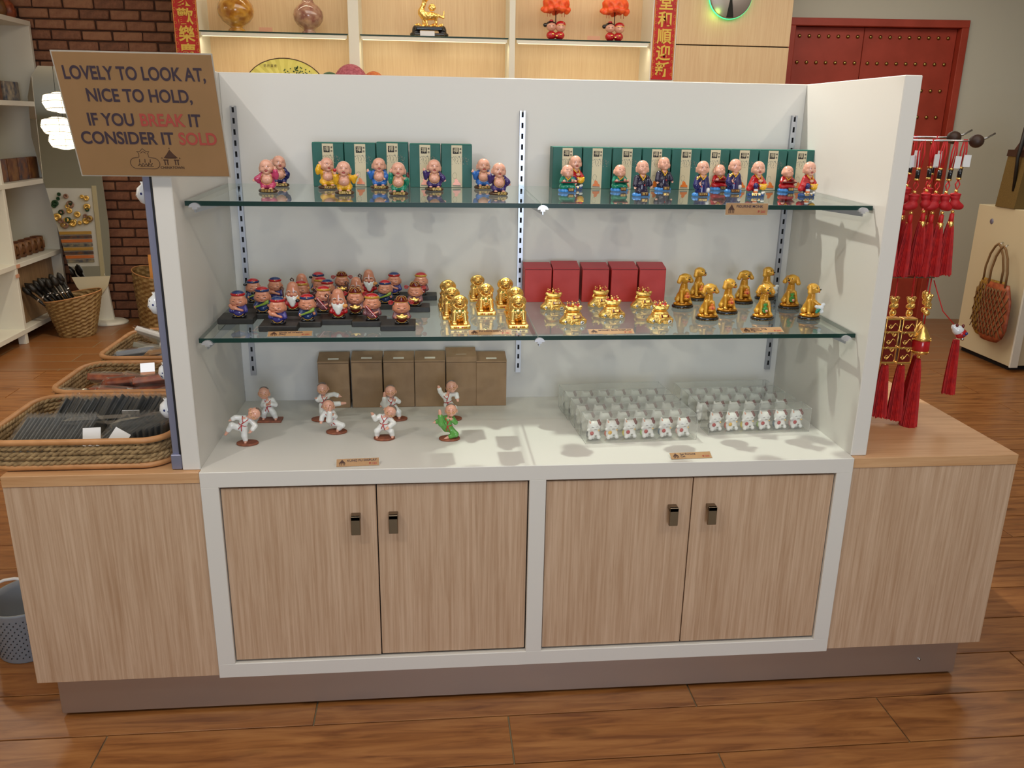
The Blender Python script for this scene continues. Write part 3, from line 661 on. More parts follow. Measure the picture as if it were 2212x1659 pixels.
# ------------------------------------------------------------------ laughing big-bellied monks
def buddha(L, R, text, tilt=(4, 0, 0)):
    """L, R: (elbow, hand, hand direction) of the arm on the viewer's left and right"""
    out = [part('base', 'base_brown', [E(0, 0, 5, 27, 19, 7.5), E(-17, 4, 5, 10, 10, 7), E(15, -3, 5, 11, 11, 7), E(2, 8, 6, 18, 10, 7)], 1.5, 4)]
    robe = [E(0, 3, 22, 23, 16, 13), E(-11, -6, 17, 9, 9, 7), E(11, -6, 17, 9, 9, 7), E(0, 7, 40, 19, 11, 17, k=6), E(-14, 2, 48, 8, 9, 8, k=5), E(14, 2, 48, 8, 9, 8, k=5), E(0, 9, 54, 13, 6, 6, k=5)]
    hands = []
    for s, (el, hd, dr) in ((-1, L), (1, R)):
        sh = (s*15, 1, 49); robe += [K(sh, el, 6.5, 7.5, k=3), K(el, Vector(el).lerp(Vector(hd), .55), 7.5, 7.2, k=3), E(el[0]+s*1, el[1]+1, el[2]-6, 6, 6, 9, k=4)]
        hands += [K(Vector(el).lerp(Vector(hd), .4), hd, 3.2, 2.8, k=1)] + hand(hd, dr, 1.0, -s)
    robe += [NEG(E(0, -15, 37, 14.5, 14, 13.5)), NEG(E(0, -14, 52, 9, 13, 10))]
    out.append(part('robe', 'pink', robe, 1.4, 3))
    b = [E(0, -5.5, 36, 15.5, 13.5, 13.5), E(-6, -6, 49, 8.5, 6.5, 5.5, k=2), E(6, -6, 49, 8.5, 6.5, 5.5, k=2), E(0, 0, 54, 10, 9, 6, k=3), NEG(E(0, -19.6, 35, 1.1, 2, 1.1))]
    out.append(part('belly', 'skin', b, 1.3, 2))
    out.append(part('hand', 'skin', hands[:len(hands)//2], 1.1, 1.2)); out.append(part('hand', 'skin', hands[len(hands)//2:], 1.1, 1.2))
    out.append(lines('robe/trim', 'inkgold', [[(s*8, -13.5, 53), (s*13.5, -12.5, 46), (s*15.5, -12, 37), (s*12.5, -14.5, 28), (s*5, -17.5, 23.5), (0, -18, 22.5)] for s in (-1, 1)], .7))
    for s in (-1, 1): out.append(part('foot', 'skin', [E(s*11, -14.5, 12.5, 5, 5.5, 2.8)] + [E(s*11+i*2.1, -19.3, 12.2, 1.2, 1.5, 1.3, k=.6) for i in (-1.6, -.6, .4, 1.4)], 1.0, 1))
    out += bald_head('head', (0, -3, 71), (19.4, 17.8, 19.6), 'open', 'arc', tilt)
    if text: out.append(letters('base/lettering', 'gold_text', text, 8.6, (2, -19.6, 6.2), -10, .006))
    return out
up = (0, 0, 1)
KB = {
 'pink': buddha(((-24, -4, 40), (-33, -8, 36), (-.8, -.3, -.4)), ((25, -4, 50), (24, -9, 66), (.3, 0, 1)), '\u6b22\u6b22\u559c\u559c', (4, -4, 4)),
 'toast': buddha(((-22, -8, 41), (-24, -14, 58), up), ((26, -3, 44), (35, -7, 52), (.8, 0, .6)), '\u62db\u8d22\u5143\u5b9d', (5, 4, 2)),
 'scratch': buddha(((-27, -2, 56), (-21, -3, 74), (.6, 0, 1)), ((22, -6, 38), (18, -14, 36), (-.8, -.4, 0)), '\u7b11\u53e3\u5e38\u5f00', (2, 6, 10)),
 'wave': buddha(((-24, -3, 42), (-32, -8, 52), (-.3, 0, 1)), ((20, -6, 38), (18, -13, 34), (-.4, -.3, -.5)), '\u7b11\u53e3\u5e38\u5f00', (6, 2, 6)),
 'carry': buddha(((-21, -5, 45), (-20, -9, 66), (.1, 0, 1)), ((23, -2, 42), (19, -10, 45), (-.5, -.4, .6)), '\u5409\u7965\u5982\u610f', (4, 3, 3)),
 'point': buddha(((-24, -4, 46), (-29, -8, 60), (-.1, 0, 1)), ((24, 0, 40), (30, -2, 34), (.3, 0, -1)), '\u4e00\u5e06\u98ce\u987a', (5, 5, 4)),
}
KB['toast'] = KB['toast'] + [part('apple', 'red', [E(-24, -16, 67, 5.2, 5.2, 4.8)], 1.2, 1, floor=False)]
KB['carry'] = KB['carry'] + [part('gourd', 'darkred', [E(25, 4, 52, 4.5, 4.5, 6), E(25, 4, 60, 3, 3, 3.4, k=2)], 1.2, 1, floor=False)]
GB = 'laughing big-bellied monk figurines on the upper shelf'
for kit, cl, x, y, rz, lab in (
 ('pink', 'pink', -.726, .300, -.05, 'laughing bald figurine in an open pink robe, arms spread, brown base'),
 ('scratch', 'navy', -.722, .470, .25, 'laughing bald figurine in dark blue half hidden behind the pink-robed one'),
 ('scratch', 'yellow', -.578, .410, .35, 'laughing bald figurine in yellow holding a hand to its head, behind another yellow one'),
 ('toast', 'yellow', -.517, .268, .05, 'laughing bald figurine in yellow robe lifting a small red fruit'),
 ('wave', 'blue', -.431, .425, .0, 'laughing bald figurine in bright blue robe with one raised arm, behind the green-robed one'),
 ('carry', 'green', -.370, .256, -.05, 'laughing bald figurine in a green robe with one hand by its ear'),
 ('point', 'purple', -.273, .385, .05, 'laughing bald figurine in dark purple robe standing alone before the green boxes'),
 ('wave', 'blue', -.128, .450, .05, 'laughing bald figurine in bright blue robe behind the rightmost purple-robed one'),
 ('point', 'purple', -.096, .277, .12, 'laughing bald figurine in dark purple robe nearest the middle metal strip')):
    place(KB[kit], 'laughing_monk_figurine', lab, 'figurine', (x, y, shelf_z(1, x, y)), rz, GB, {'robe': cl}, .97)
# ------------------------------------------------------------------ little monks on blue cloud bases
def cloud(col, rx=24, ry=17, n=13, rr=6.5, h=7, seed=1):
    rg = random.Random(seed); pr = [E(0, 0, 2, rx, ry, h)]
    for i in range(n): a = 2*math.pi*i/n; pr.append(E(rx*.86*math.cos(a), ry*.86*math.sin(a), 3+rg.uniform(0, 2), rr*rg.uniform(.75, 1.05), k=1.6))
    return part('cloud_base', col, pr, 1.4, 2)
def plaque(txt, x=2, y=-20, z=7, w=11, size=8):
    return [part('plaque', 'base_brown', [B(x, y, z, w, 2.4, 5.4, 1.6, (-12, 0, 0))], 1.1, 1), letters('plaque/lettering', 'gold_text', txt, size, (x, y-2.8, z), -12, .006)]
def collar(pts, mat='yellow', r=1.5): return lines('collar', mat, pts, r)
def beads(pts, r=1.3, mat='black', drop=None):
    b = MB(); 
    for p in pts: b.ball([c*.001 for c in p], r*.001, 6)
    out = [('prayer_beads', b.mesh('prayer_beads', mat))]
    if drop: b = MB(); b.ball([c*.001 for c in drop], .0021, 8); out.append(('prayer_beads/red_bead', b.mesh('red_bead', 'red')))
    return out
def curve_pts(a, b, c, n=14):
    a, b, c = Vector(a), Vector(b), Vector(c); return [tuple((1-t)**2*a+2*t*(1-t)*b+t*t*c) for t in [i/(n-1) for i in range(n)]]
def monk_stand():
    o = [cloud('cloud_blue')] + plaque('\u653e\u4e0b', 5, -18.5, 8, 11, 8)
    o.append(part('robe', 'robe_black', [K((0, 1, 12), (0, 1, 30), 18, 17), E(0, 1, 44, 16, 12, 14), E(-13, 0, 52, 7, 8, 7), E(13, 0, 52, 7, 8, 7), K((-17, -1, 50), (-21, -8, 32), 6.5, 8), K((17, -1, 50), (23, -6, 34), 6.5, 8), E(-9, -8, 14, 9, 9, 8), E(9, -8, 14, 9, 9, 8), NEG(E(0, -16, 60, 7, 8, 9))], 1.4, 4))
    o.append(part('chest', 'skin', [E(0, -4, 57, 9, 8, 7)], 1.3, 1))
    o.append(collar([[(-9, -5, 61), (-6, -11, 55), (-1, -13.5, 48), (2, -14, 45)], [(9, -5, 61), (7, -11, 55), (2, -13.8, 49), (-4, -13, 44)]]))
    o += beads(curve_pts((-10, -7, 60), (-8, -22, 42), (3, -17, 36)) + curve_pts((10, -7, 60), (12, -20, 44), (3, -17, 36)), drop=(3, -18, 32))
    o.append(part('hand', 'skin', hand((-22, -11, 27), (-.2, -.3, -1), .95), 1.1, 1)); o.append(part('hand', 'skin', hand((25, -8, 29), (.6, -.1, -.7), .95), 1.1, 1))
    o += bald_head('head', (0, -1, 79), (18, 17, 19.5), 'closed', 'shut', (-8, 0, 4)); return o
def monk_thumb():
    o = [cloud('cloud_blue', seed=2)] + plaque('\u51fa\u5165\u5e73\u5b89', 0, -18.5, 7, 14, 6)
    o.append(part('robe', 'navy', [K((0, 1, 12), (0, 1, 30), 17, 16), E(0, 1, 44, 15, 12, 14), E(-12, 0, 52, 7, 8, 7), E(13, 2, 50, 7, 8, 9), K((-16, -2, 48), (-20, -9, 32), 6.5, 8.5), E(-17, -9, 26, 8, 8, 8), K((14, 3, 48), (20, 5, 26), 7, 8), NEG(E(0, -16, 60, 7, 8, 9))], 1.4, 4))
    o.append(part('chest', 'skin', [E(0, -4, 57, 9, 8, 7)], 1.3, 1))
    o.append(collar([[(-9, -5, 61), (-6, -11, 55), (0, -13.5, 47)], [(10, -5, 61), (7, -11, 56), (0, -14, 48), (-3, -14, 46)]]))
    o.append(part('hand', 'skin', hand((-10, -15, 37), (.2, -.2, -.5), .95) + [K((-9, -17, 39), (-8, -18, 44), 1.4, 1.2)], 1.1, 1))
    o.append(part('dragon_patch', 'gold', [E(-15, -8, 52, 5, 3, 4), E(-12, -11, 55, 3, 2, 3), E(-17, -8, 47, 3, 3, 3), K((-14, -11, 50), (-11, -12, 58), 1.5, 1)], 1.0, 1))
    o.append(part('sock', 'sock', [E(17, -8, 17, 6, 6, 8, rot=(0, 20, 0))], 1.3, 1))
    o += beads(curve_pts((-10, -7, 60), (-10, -20, 44), (-6, -18, 32)), drop=(-6, -19, 28))
    o += bald_head('head', (0, -1, 79), (18, 17, 19.5), 'smile', 'arc', (4, 0, 0)); return o
def monk_tray(robe='green'):
    o = [cloud('cloud_blue', 24, 17, seed=3)] + plaque('\u77e5\u97f3', 8, -17.5, 8, 9, 7)
    o.append(part('robe', robe, [E(0, 1, 17, 24, 16, 12), E(-14, -6, 15, 10, 10, 8), E(14, -6, 15, 10, 10, 8), E(0, 3, 34, 16, 12, 15, k=6), K((-14, 0, 40), (-20, -8, 30), 6, 6), K((12, 0, 40), (19, -8, 30), 6, 6), NEG(E(1, -14, 46, 7, 8, 8))], 1.4, 4))
    o.append(part('chest', 'skin', [E(0, -3, 43, 8.5, 7.5, 6)], 1.3, 1))
    o.append(collar([[(-8, -4, 47), (-6, -10, 41), (0, -12, 35)], [(9, -4, 47), (7, -10, 42), (0, -12.5, 36), (-4, -12, 34)]]))
    o.append(part('tray', 'darkred', [B(1, -14, 29, 23, 7, 1.6, 1.2)], 1.0, 1)); o.append(part('cup', 'skin_pink' if robe == 'green' else 'darkred', [CY(12, -14, 34, 3.6, 3.6, 4, 1)], .9, 1))
    o.append(part('hand', 'skin', hand((-14, -14, 32), (.9, -.2, 0), .9), 1.1, 1)); o.append(part('hand', 'skin', hand((20, -13, 33), (.2, -.2, -.4), .9), 1.1, 1))
    o += bald_head('head', (-1, -1, 59), (17.3, 16.5, 18.3), 'smile', 'shut', (-14, 12, 6)); return o
def monk_pot():
    o = [cloud('cloud_deep', 24, 17, 15, 6, 9, seed=4), part('foam', 'white', [E(-8, -17, 10, 4, 3, 3), E(2, -19, 9, 5, 3, 2.5), E(12, -16, 11, 4, 4, 4), E(19, -9, 12, 4, 4, 4), E(-16, -14, 9, 3, 3, 2.5)], 1.1, 1), letters('cloud_base/lettering', 'gold_text', '\u8d22\u6e90\u5e7f\u8fdb', 6.5, (-8, -21, 6), -20, .05)]
    o.append(part('robe', 'red', [E(-2, 4, 30, 18, 13, 18), E(-2, 3, 50, 13, 10, 13, k=6), K((-12, 0, 50), (-24, 0, 22), 7, 6), E(-22, 0, 20, 7, 8, 6), K((12, 0, 52), (19, -6, 38), 6, 7), E(-14, -4, 32, 9, 8, 7), NEG(E(0, -15, 60, 7, 8, 9))], 1.4, 5))
    o.append(part('chest', 'skin', [E(1, -3, 58, 9, 7, 8), E(7, -8, 44, 7, 5, 5)], 1.3, 3))
    o.append(part('knee', 'navy', [E(-7, -10, 30, 8, 8, 9)], 1.3, 1)); o.append(part('sock', 'sock', [CY(-6, -12, 18, 6.5, 5.5, 3.5, 1.5)], 1.1, 1)); o.append(part('shoe', 'orange', [E(-8, -14, 13, 7, 7, 3.5)], 1.2, 1))
    o.append(part('pot', 'yellow', [E(14, -12, 27, 11, 9, 9.5), E(5, -12, 34, 4, 5, 3, k=3), E(23, -12, 34, 4, 5, 3, k=3)], 1.2, 3))
    o.append(collar([[(-9, -4, 62), (-6, -10, 55), (2, -12, 48)], [(10, -4, 62), (9, -9, 56), (9, -12, 46)]]))
    o.append(part('hand', 'skin', hand((5, -15, 30), (.7, -.2, 0), 1.), 1.1, 1)); o.append(part('hand', 'skin', hand((25, -9, 28), (-.2, -.4, 0), 1.), 1.1, 1))
    o += bald_head('head', (0, -1, 79), (18, 17, 19.5), 'open', 'arc', (5, 0, -4)); return o
KM = {'stand': monk_stand(), 'thumb': monk_thumb(), 'tray': monk_tray(), 'red': monk_tray('red'), 'pot': monk_pot()}
GM = 'little monk figurines on blue cloud bases'
for kit, x, y, rz, lab in (
 ('tray', .113, .380, .05, 'small monk in green holding a dark tray, leftmost of the cloud-base monks'),
 ('pot', .150, .470, .25, 'small red-robed monk peeping out behind the leftmost green-robed monk'),
 ('tray', .275, .415, .05, 'small monk in green with a tray, alone between two green boxes'),
 ('stand', .309, .283, .10, 'standing monk in black robe with bead necklace, front one of the pair'),
 ('stand', .417, .455, .15, 'standing monk in black robe with bead necklace, rear one of the pair'),
 ('thumb', .487, .296, .05, 'monk in navy robe with gold shoulder patch, left and front of its pair'),
 ('red', .600, .480, .05, 'seated red-robed monk mostly hidden behind the second navy-robed monk'),
 ('thumb', .620, .405, .05, 'monk in navy robe with gold shoulder patch, right and rear of its pair'),
 ('pot', .655, .309, .05, 'seated monk in red robe hugging a yellow pot, above the FIGURINE MONK tag'),
 ('red', .806, .455, .0, 'seated red-robed monk with a dark board across its lap near the right panel'),
 ('pot', .812, .320, .25, 'seated monk in red robe hugging a yellow pot, nearest the right side panel')):
    place(KM[kit], 'cloud_monk_figurine', lab, 'figurine', (x, y, shelf_z(1, x, y)), rz, GM)
# ================================================================== boxes behind the figurines
def green_box():
    b = MB().bbox(-.044, .044, 0, .068, 0, .120, .0012); o = [('carton', b.mesh('carton', 'box_green'))]
    o.append(('carton/lid_flap', MB().bbox(-.0435, .0435, .001, .067, .1201, .1222, .0005).mesh('lid_flap', 'box_green_side')))
    o.append(('label_strip', MB().box(-.0155, .0155, -.0006, 0, .001, .119).mesh('label_strip', 'strip_cream')))
    o.append(('label_strip/seal', MB().bbox(-.0115, .0055, -.0010, -.0005, .095, .112, .0003).mesh('seal', 'seal_black')))
    me = text_mesh('\u79aa', .0145, 'strip_cream', .0, .0001).copy(); me.transform(Matrix.Translation((-.003, -.0012, .1035))); o.append(('label_strip/lettering', me))
    me = text_mesh('\u79aa', .0062, 'seal_black', .0, .0001).copy(); me.transform(Matrix.Translation((.0105, -.0010, .108))); o.append(('label_strip/small_lettering', me))
    me = text_mesh('\u8a9e', .0062, 'seal_black', .0, .0001).copy(); me.transform(Matrix.Translation((.0105, -.0010, .0985))); o.append(('label_strip/small_lettering', me))
    rg = random.Random(4); b = MB()
    for i in range(46):
        x = rg.uniform(-.016, .034); z = .090-abs(x-.002)*.25-rg.random()**1.5*.022; s = rg.uniform(.0007, .0016); b.raw([(x-s, -.0009, z), (x, -.0009, z-s), (x+s, -.0009, z), (x, -.0009, z+s)], [(0, 1, 2, 3)])
    for k in range(5):
        x0 = -.010+k*.008; b.tube([(x0, -.0009, .088), (x0+.006, -.0009, .080), (x0+.004, -.0009, .072)], .00035, 4)
    o.append(('blossom_print', b.mesh('blossom_print', 'print_grey')))
    b = MB()
    b.prism([(-.012, .008), (.011, .007), (.010, .013), (.005, .016), (.003, .022), (-.003, .026), (-.007, .022), (-.006, .016), (-.010, .014)], -.0012, -.0008)
    o.append(('robe_print', b.mesh('robe_print', 'orange')))
    b = MB(); b.tube([(-.006+.006*math.cos(a), -.0008, .034+.0085*math.sin(a)) for a in [i*.5 for i in range(13)]], .0003, 4); b.prism([(-.014, .004), (.012, .003), (.010, .007), (-.011, .008)], -.0009, -.0005)
    o.append(('outline_print', b.mesh('outline_print', 'print_grey'))); return o
KG = green_box(); GG = 'green gift boxes on the upper shelf'
xs = [(-.582, 'leftmost'), (-.489, 'second'), (-.395, 'raised, middle'), (-.299, 'fourth'), (-.205, 'rightmost')]
for i, (x, w) in enumerate(xs):
    z = shelf_z(1, x, .49)
    place(KG, 'gift_box', 'green box with cream label strip, %s of the five on the left shelf' % w, 'box', (x, .485, z), (0, .02, 0, -.02, .01)[i], GG, scale=1.03 if i != 2 else 1.055)
wds = ('leftmost', 'second', 'third', 'fourth', 'fifth', 'sixth', 'seventh', 'eighth', 'rightmost')
for i in range(9):
    x = .128 + i*.0915
    place(KG, 'gift_box', 'dark green gift box with cream label strip, %s of the nine on the right shelf' % wds[i], 'box', (x, .489, shelf_z(1, x, .49)), (.0, .02, -.015, .01, 0, .015, -.01, .01, .0)[i], GG, scale=1.0)
# red boxes with a tucked lid
def red_box(skew):
    o = [('carton', MB().bbox(-.0425, .0425, 0, .062, 0, .104, .001).mesh('carton', 'box_red'))]
    o.append(('lid_flap', MB().prism([(0, .104), (.062, .104), (.062, .118+skew), (.004, .1075)], -.0425, .0425, axis='x').mesh('lid_flap', 'box_red_top')))
    o.append(('lid_slot', MB().box(-.041, .041, -.0004, .002, .1032, .1043).mesh('lid_slot', 'dark_gap'))); return o
GR = 'red cardboard boxes on the lower shelf'
for i, (x, w) in enumerate(((.050, 'leftmost, beside the middle metal strip'), (.139, 'second from the left'), (.233, 'middle'), (.326, 'fourth from the left'), (.417, 'rightmost'))):
    place(red_box((.0, .004, .0, .002, .001)[i]), 'red_box', 'plain red cardboard box on the lower shelf, %s' % w, 'box', (x, .500, shelf_z(2, x, .53)), (0, .01, -.01, .015, -.03)[i], GR)
# brown cartons
def carton(h, lift, w=.049):
    o = [('carton', MB().bbox(-w, w, 0, .068, 0, h, .0015).mesh('carton', 'cardboard'))]
    o.append(('lid_flap', MB().prism([(-.002, h+.001), (.068, h+.012), (.068, h+.016+lift), (-.002, h+.003+lift)], -w, w, axis='x').mesh('lid_flap', 'cardboard')))
    o.append(('lid_gap', MB().box(-w+.002, w-.002, -.0003, .003, h-.0002, h+.0012).mesh('lid_gap', 'dark_gap')))
    M = Matrix.Translation((0, -.001, h+.010+lift*.8)) @ Matrix.Rotation(-.95, 4, 'X')
    o.append(('sticker', MB().box(-.017, .017, .010, .0108, .006, .014, M=M).mesh('sticker', 'paper')))
    return o
GC = 'brown cartons at the back of the white base'
for i, (x, h, l, w) in enumerate(((-.600, .150, .004, 'leftmost'), (-.495, .152, .004, 'second'), (-.393, .152, .003, 'third'), (-.293, .152, .003, 'fourth'), (-.192, .150, .016, 'fifth, with its lid standing up,'), (-.094, .148, .003, 'rightmost'))):
    place(carton(h, l), 'brown_carton', 'plain brown carton, %s of the six in the row' % w, 'box', (x, .512, ZT), (.02, 0, .0, -.01, .015, .0)[i], GC)
# ================================================================== gods of fortune on black stepped stands
def god_head(pre, cz, mustache=True, sq=(19, 16.5, 15.5), skin='god_skin', y0=-1):
    r = sq; M = Matrix.Translation((0, y0, cz))
    pr = [B(0, 0, 0, r[0]*.93, r[1]*.93, r[2], 12), E(0, -3, -5, r[0]*.98, r[1]*.94, r[2]*.7, k=6)]
    for s in (-1, 1): pr += [E(s*8.5, -13, -5, 5.5, 4.5, 4.5, k=2.5), E(s*(r[0]*.97), 1, -2, 2.8, 3.5, 6, k=1.5), E(s*(r[0]*.99), 0, -8, 2.6, 2.6, 3.4, k=2)]
    pr += [E(0, -17.5, -3.2, 3.4, 2.6, 2.6, k=2), E(0, -12, -11, 7, 4.5, 3.5, k=3), NEG(E(0, -18.5, -9.2, 4.2, 3.5, 1.8))]
    o = [part(pre, skin, pr, 1.4, 3, M)]
    Y = -17.2
    if mustache:
        ms = [[(s*1.2, Y-.9, -5.5), (s*4, Y-.6, -3.2), (s*7.5, Y-.3, -1.2), (s*11, Y+1.2, -1.2), (s*13.2, Y+3.2, -4), (s*13.4, Y+3.8, -8.2)] for s in (-1, 1)]
        o.append(lines(pre+'/moustache', 'black', ms, .75, M)); b = MB(); b.ball((0, (Y+y0+2.2)*.001, (cz-14)*.001), (.002, .002, .0022), 8); o.append((pre+'/goatee', b.mesh('goatee', 'black')))
    o.append(lines(pre+'/eyelids', 'ink_brown', [[(s*3.2, Y+1.1, 2.8), (s*5.6, Y+1.2, 4.2), (s*8.2, Y+1.8, 3.2)] for s in (-1, 1)], .5, M, 5))
    b = MB(); b.ball((0, (Y+y0+3)*.001, (cz-9.4)*.001), (.0038, .0028, .0016), 8); o.append((pre+'/mouth', b.mesh('mouth', 'lips'))); return o
def god_body(robe, front, trim='inkgold'):
    o = [part('shoes', 'black', [E(-9, -9, 2, 8, 8, 4.5), E(9, -9, 2, 8, 8, 4.5), E(0, 3, 2, 17, 13, 5)], 1.4, 2)]
    o.append(part('robe', robe, [E(0, 1, 15, 17.5, 14, 14), E(0, 2, 26, 14, 11, 9, k=5), K((-13, 0, 28), (-17, -7, 17), 5.5, 6), K((13, 0, 28), (17, -7, 17), 5.5, 6)], 1.5, 4))
    o.append(part('apron', front, [E(0, -7.5, 12, 12, 8, 9.5)], 1.3, 2))
    o.append(lines('apron/hem', trim, [[(-12, -10, 9), (-7, -14.5, 5), (-2, -15.8, 3.2), (3, -15.6, 3.4), (8, -14, 5.5), (12, -10, 9)]], .8)); return o
def cap(col, band, cz=60, rx=16):
    return [part('cap', col, [E(0, 0, cz, rx, 14.5, 9.5), NEG(B(0, 0, cz-12, 30, 30, 12, .1))], 1.4, 1, floor=False), part('cap/band', band, [CY(0, 0, cz-.5, rx+1.5, 15.5, 3.2, 1.6)], 1.3, 1, floor=False),
            part('cap/jewel', 'gold', [E(0, -15.5, cz+1, 2, 1.5, 1.6)], 1, 1, floor=False)]
def god_fruit():
    o = god_body('violet', 'violet') + god_head('head', 44) + cap('god_blue', 'red')
    o[0:0] = []; o.append(part('child', 'god_skin', [E(-9, -16, 26, 9, 5, 6), E(-17, -12, 31, 5, 5, 5), K((-6, -18, 25), (9, -17, 20), 4, 3), E(10, -16, 19, 4, 3, 3)], 1.3, 2, floor=False)); return o
def god_flute():
    o = god_body('god_blue', 'god_blue') + god_head('head', 44) + cap('god_blue', 'red', 60, 16)
    o[-3] = part('cap', 'red', [E(0, 0, 60, 16, 14.5, 9.5), NEG(B(0, 0, 48, 30, 30, 12, .1))], 1.4, 1, floor=False); o[-2] = part('cap/band', 'god_blue', [CY(0, 0, 59.5, 17.5, 15.5, 3.2, 1.6)], 1.3, 1, floor=False)
    o.append(part('side_bun', 'black', [E(-22, -2, 52, 5.5, 4.5, 4.2)], 1.3, 1, floor=False))
    o.append(part('cornucopia', 'lime', [K((-15, -17, 17), (8, -18, 26), 2.2, 3.4), E(12, -17, 29, 5.5, 4, 4.5, k=2), E(15, -16, 33, 3, 3, 3, k=1)], 1.1, 1.5, floor=False))
    o.append(part('hand', 'god_skin', [E(-17, -13, 16, 3.6, 3.4, 4), E(-16, -16, 14, 2, 1.6, 2)], 1.1, 1, floor=False)); o.append(part('hand', 'god_skin', [E(16, -13, 20, 3.6, 3.4, 4), E(14, -16, 22, 2, 1.6, 2)], 1.1, 1, floor=False)); return o
def god_elder():
    o = god_body('red', 'red'); M = Matrix.Translation((0, -1, 44))
    pr = [E(0, 0, 0, 18, 15.5, 17), E(0, 0, 17, 14, 13, 16, k=9)]
    for s in (-1, 1): pr += [E(s*8, -12.5, -2, 5, 4, 4, k=2.5), E(s*17.5, 1, -4, 2.8, 3.5, 7, k=1.5), E(s*17.5, 0, -12, 3, 3, 4.5, k=2)]
    pr += [E(0, -16, -1, 3, 2.6, 2.6, k=2)]; o.append(part('head', 'god_skin', pr, 1.4, 3, M))
    o.append(lines('head/eyelids', 'ink_brown', [[(s*3, -15.2, 5), (s*5.5, -15.2, 6.4), (s*8, -14.2, 5.4)] for s in (-1, 1)], .5, M, 5))
    o.append(lines('head/brows', 'white', [[(s*3, -15.9, 8.4), (s*7, -15.4, 10.4), (s*11.5, -12.5, 7.5), (s*13.5, -10, 1)] for s in (-1, 1)], 1.0, M, 6))
    o.append(part('beard', 'white', [E(0, -13.5, 30, 13, 6.5, 12), E(0, -14, 19, 7, 5, 10, k=4), E(-12, -11, 37, 4, 4, 6, k=3), E(12, -11, 37, 4, 4, 6, k=3), NEG(E(0, -20, 39.5, 3.6, 4, 2))], 1.3, 3, bump=(.5, 1.3), floor=False))
    b = MB(); b.ball((0, -.0182, .0392), (.0036, .002, .002), 8); o.append(('beard/mouth', b.mesh('mouth', 'lips')))
    o.append(part('peach', 'peach', [E(17, -13, 33, 6.5, 5.5, 5.5), E(21, -13, 35, 2.5, 2.5, 2.5, k=3)], 1.2, 1, floor=False))
    o.append(part('hand', 'god_skin', [E(15, -14, 27, 3.5, 3, 3.5)], 1.1, 1, floor=False)); o.append(part('hand', 'god_skin', [E(-19, -10, 33, 4, 4, 3.5)], 1.1, 1, floor=False))
    o.append(lines('staff', 'staff', [[(-22, -10, 6), (-22, -11, 34), (-23, -11, 52), (-21, -10, 60), (-26, -10, 64), (-30, -10, 59), (-27, -10, 55)]], 2.0, n=8)); return o
def god_tablet():
    o = god_body('god_robe', 'god_robe') + god_head('head', 44) + cap('red', 'inkgold', 60, 16.5)
    o.append(part('tablet', 'red', [B(-3, -17, 24, 2.6, 1.8, 21, 1, (0, -38, 0))], 1.1, 1, floor=False))
    o.append(part('tablet/edge', 'white', [B(-3.2, -18.3, 24.2, .8, .8, 20, .4, (0, -38, 0))], .9, 1, floor=False))
    o.append(part('hand', 'god_skin', [E(-18, -14, 36, 3.6, 3.2, 3.4)], 1.1, 1, floor=False)); o.append(part('hand', 'god_skin', [K((3, -16, 18), (13, -14, 22), 2.6, 3)], 1.1, 1, floor=False)); return o
def god_ingot():
    o = god_body('god_robe', 'darkred') + god_head('head', 43)
    o.append(part('crown', 'darkred', [CY(0, 0, 59, 16, 14, 4, 1.5), E(0, -2, 64, 13, 11, 8, k=3), E(0, -10, 67, 5, 4, 6, k=2)], 1.3, 2, floor=False))
    o.append(lines('crown/gold_trim', 'inkgold', [[(16.4*math.sin(a), -14.4*math.cos(a), 56) for a in [i*.314 for i in range(-6, 7)]], [(-9, -11.8, 60), (-5, -13.4, 68), (0, -14, 72), (5, -13.4, 68), (9, -11.8, 60)], [(-12.5, -9, 62), (-10, -8, 70), (-5, -7, 72)], [(12.5, -9, 62), (10, -8, 70), (5, -7, 72)]], .8))
    for s in (-1, 1): o.append(lines('crown/wing', 'red', [[(s*(25+5*math.cos(a)), -2, 54+5*math.sin(a)) for a in [i*.628 for i in range(10)]] + [(s*30, -2, 54)], [(s*(25+2.2*math.cos(a)), -2, 54+2.2*math.sin(a)) for a in [i*.9 for i in range(8)]], [(s*15, 0, 57), (s*20, -2, 55)]], 1.2))
    o.append(part('gold_ingot', 'gold', [E(0, -18, 18, 12, 6, 5.5), E(0, -18, 23.5, 5, 4, 4, k=2), E(-11, -18, 22.5, 3.4, 3.4, 2.2, k=3), E(11, -18, 22.5, 3.4, 3.4, 2.2, k=3)], 1.2, 2, floor=False))
    for s in (-1, 1): o.append(part('hand', 'god_skin', [E(s*14.5, -14, 17, 3.6, 3.4, 4)], 1.1, 1, floor=False))
    return o
KGOD = {'fruit': god_fruit(), 'flute': god_flute(), 'elder': god_elder(), 'tablet': god_tablet(), 'ingot': god_ingot()}
LG = {'fruit': 'god figurine in violet hugging a pink bundle', 'flute': 'god figurine in navy robe with a green horn', 'elder': 'bald white-bearded elder figurine', 'tablet': 'god figurine in red cap with a red tablet', 'ingot': 'god figurine in winged crown with gold ingot'}
SG = {'A': 'on the front black stand', 'B': 'on the left black stand', 'C': 'on the back left black stand', 'D': 'on the middle right stand', 'E': 'on the rearmost black stand'}
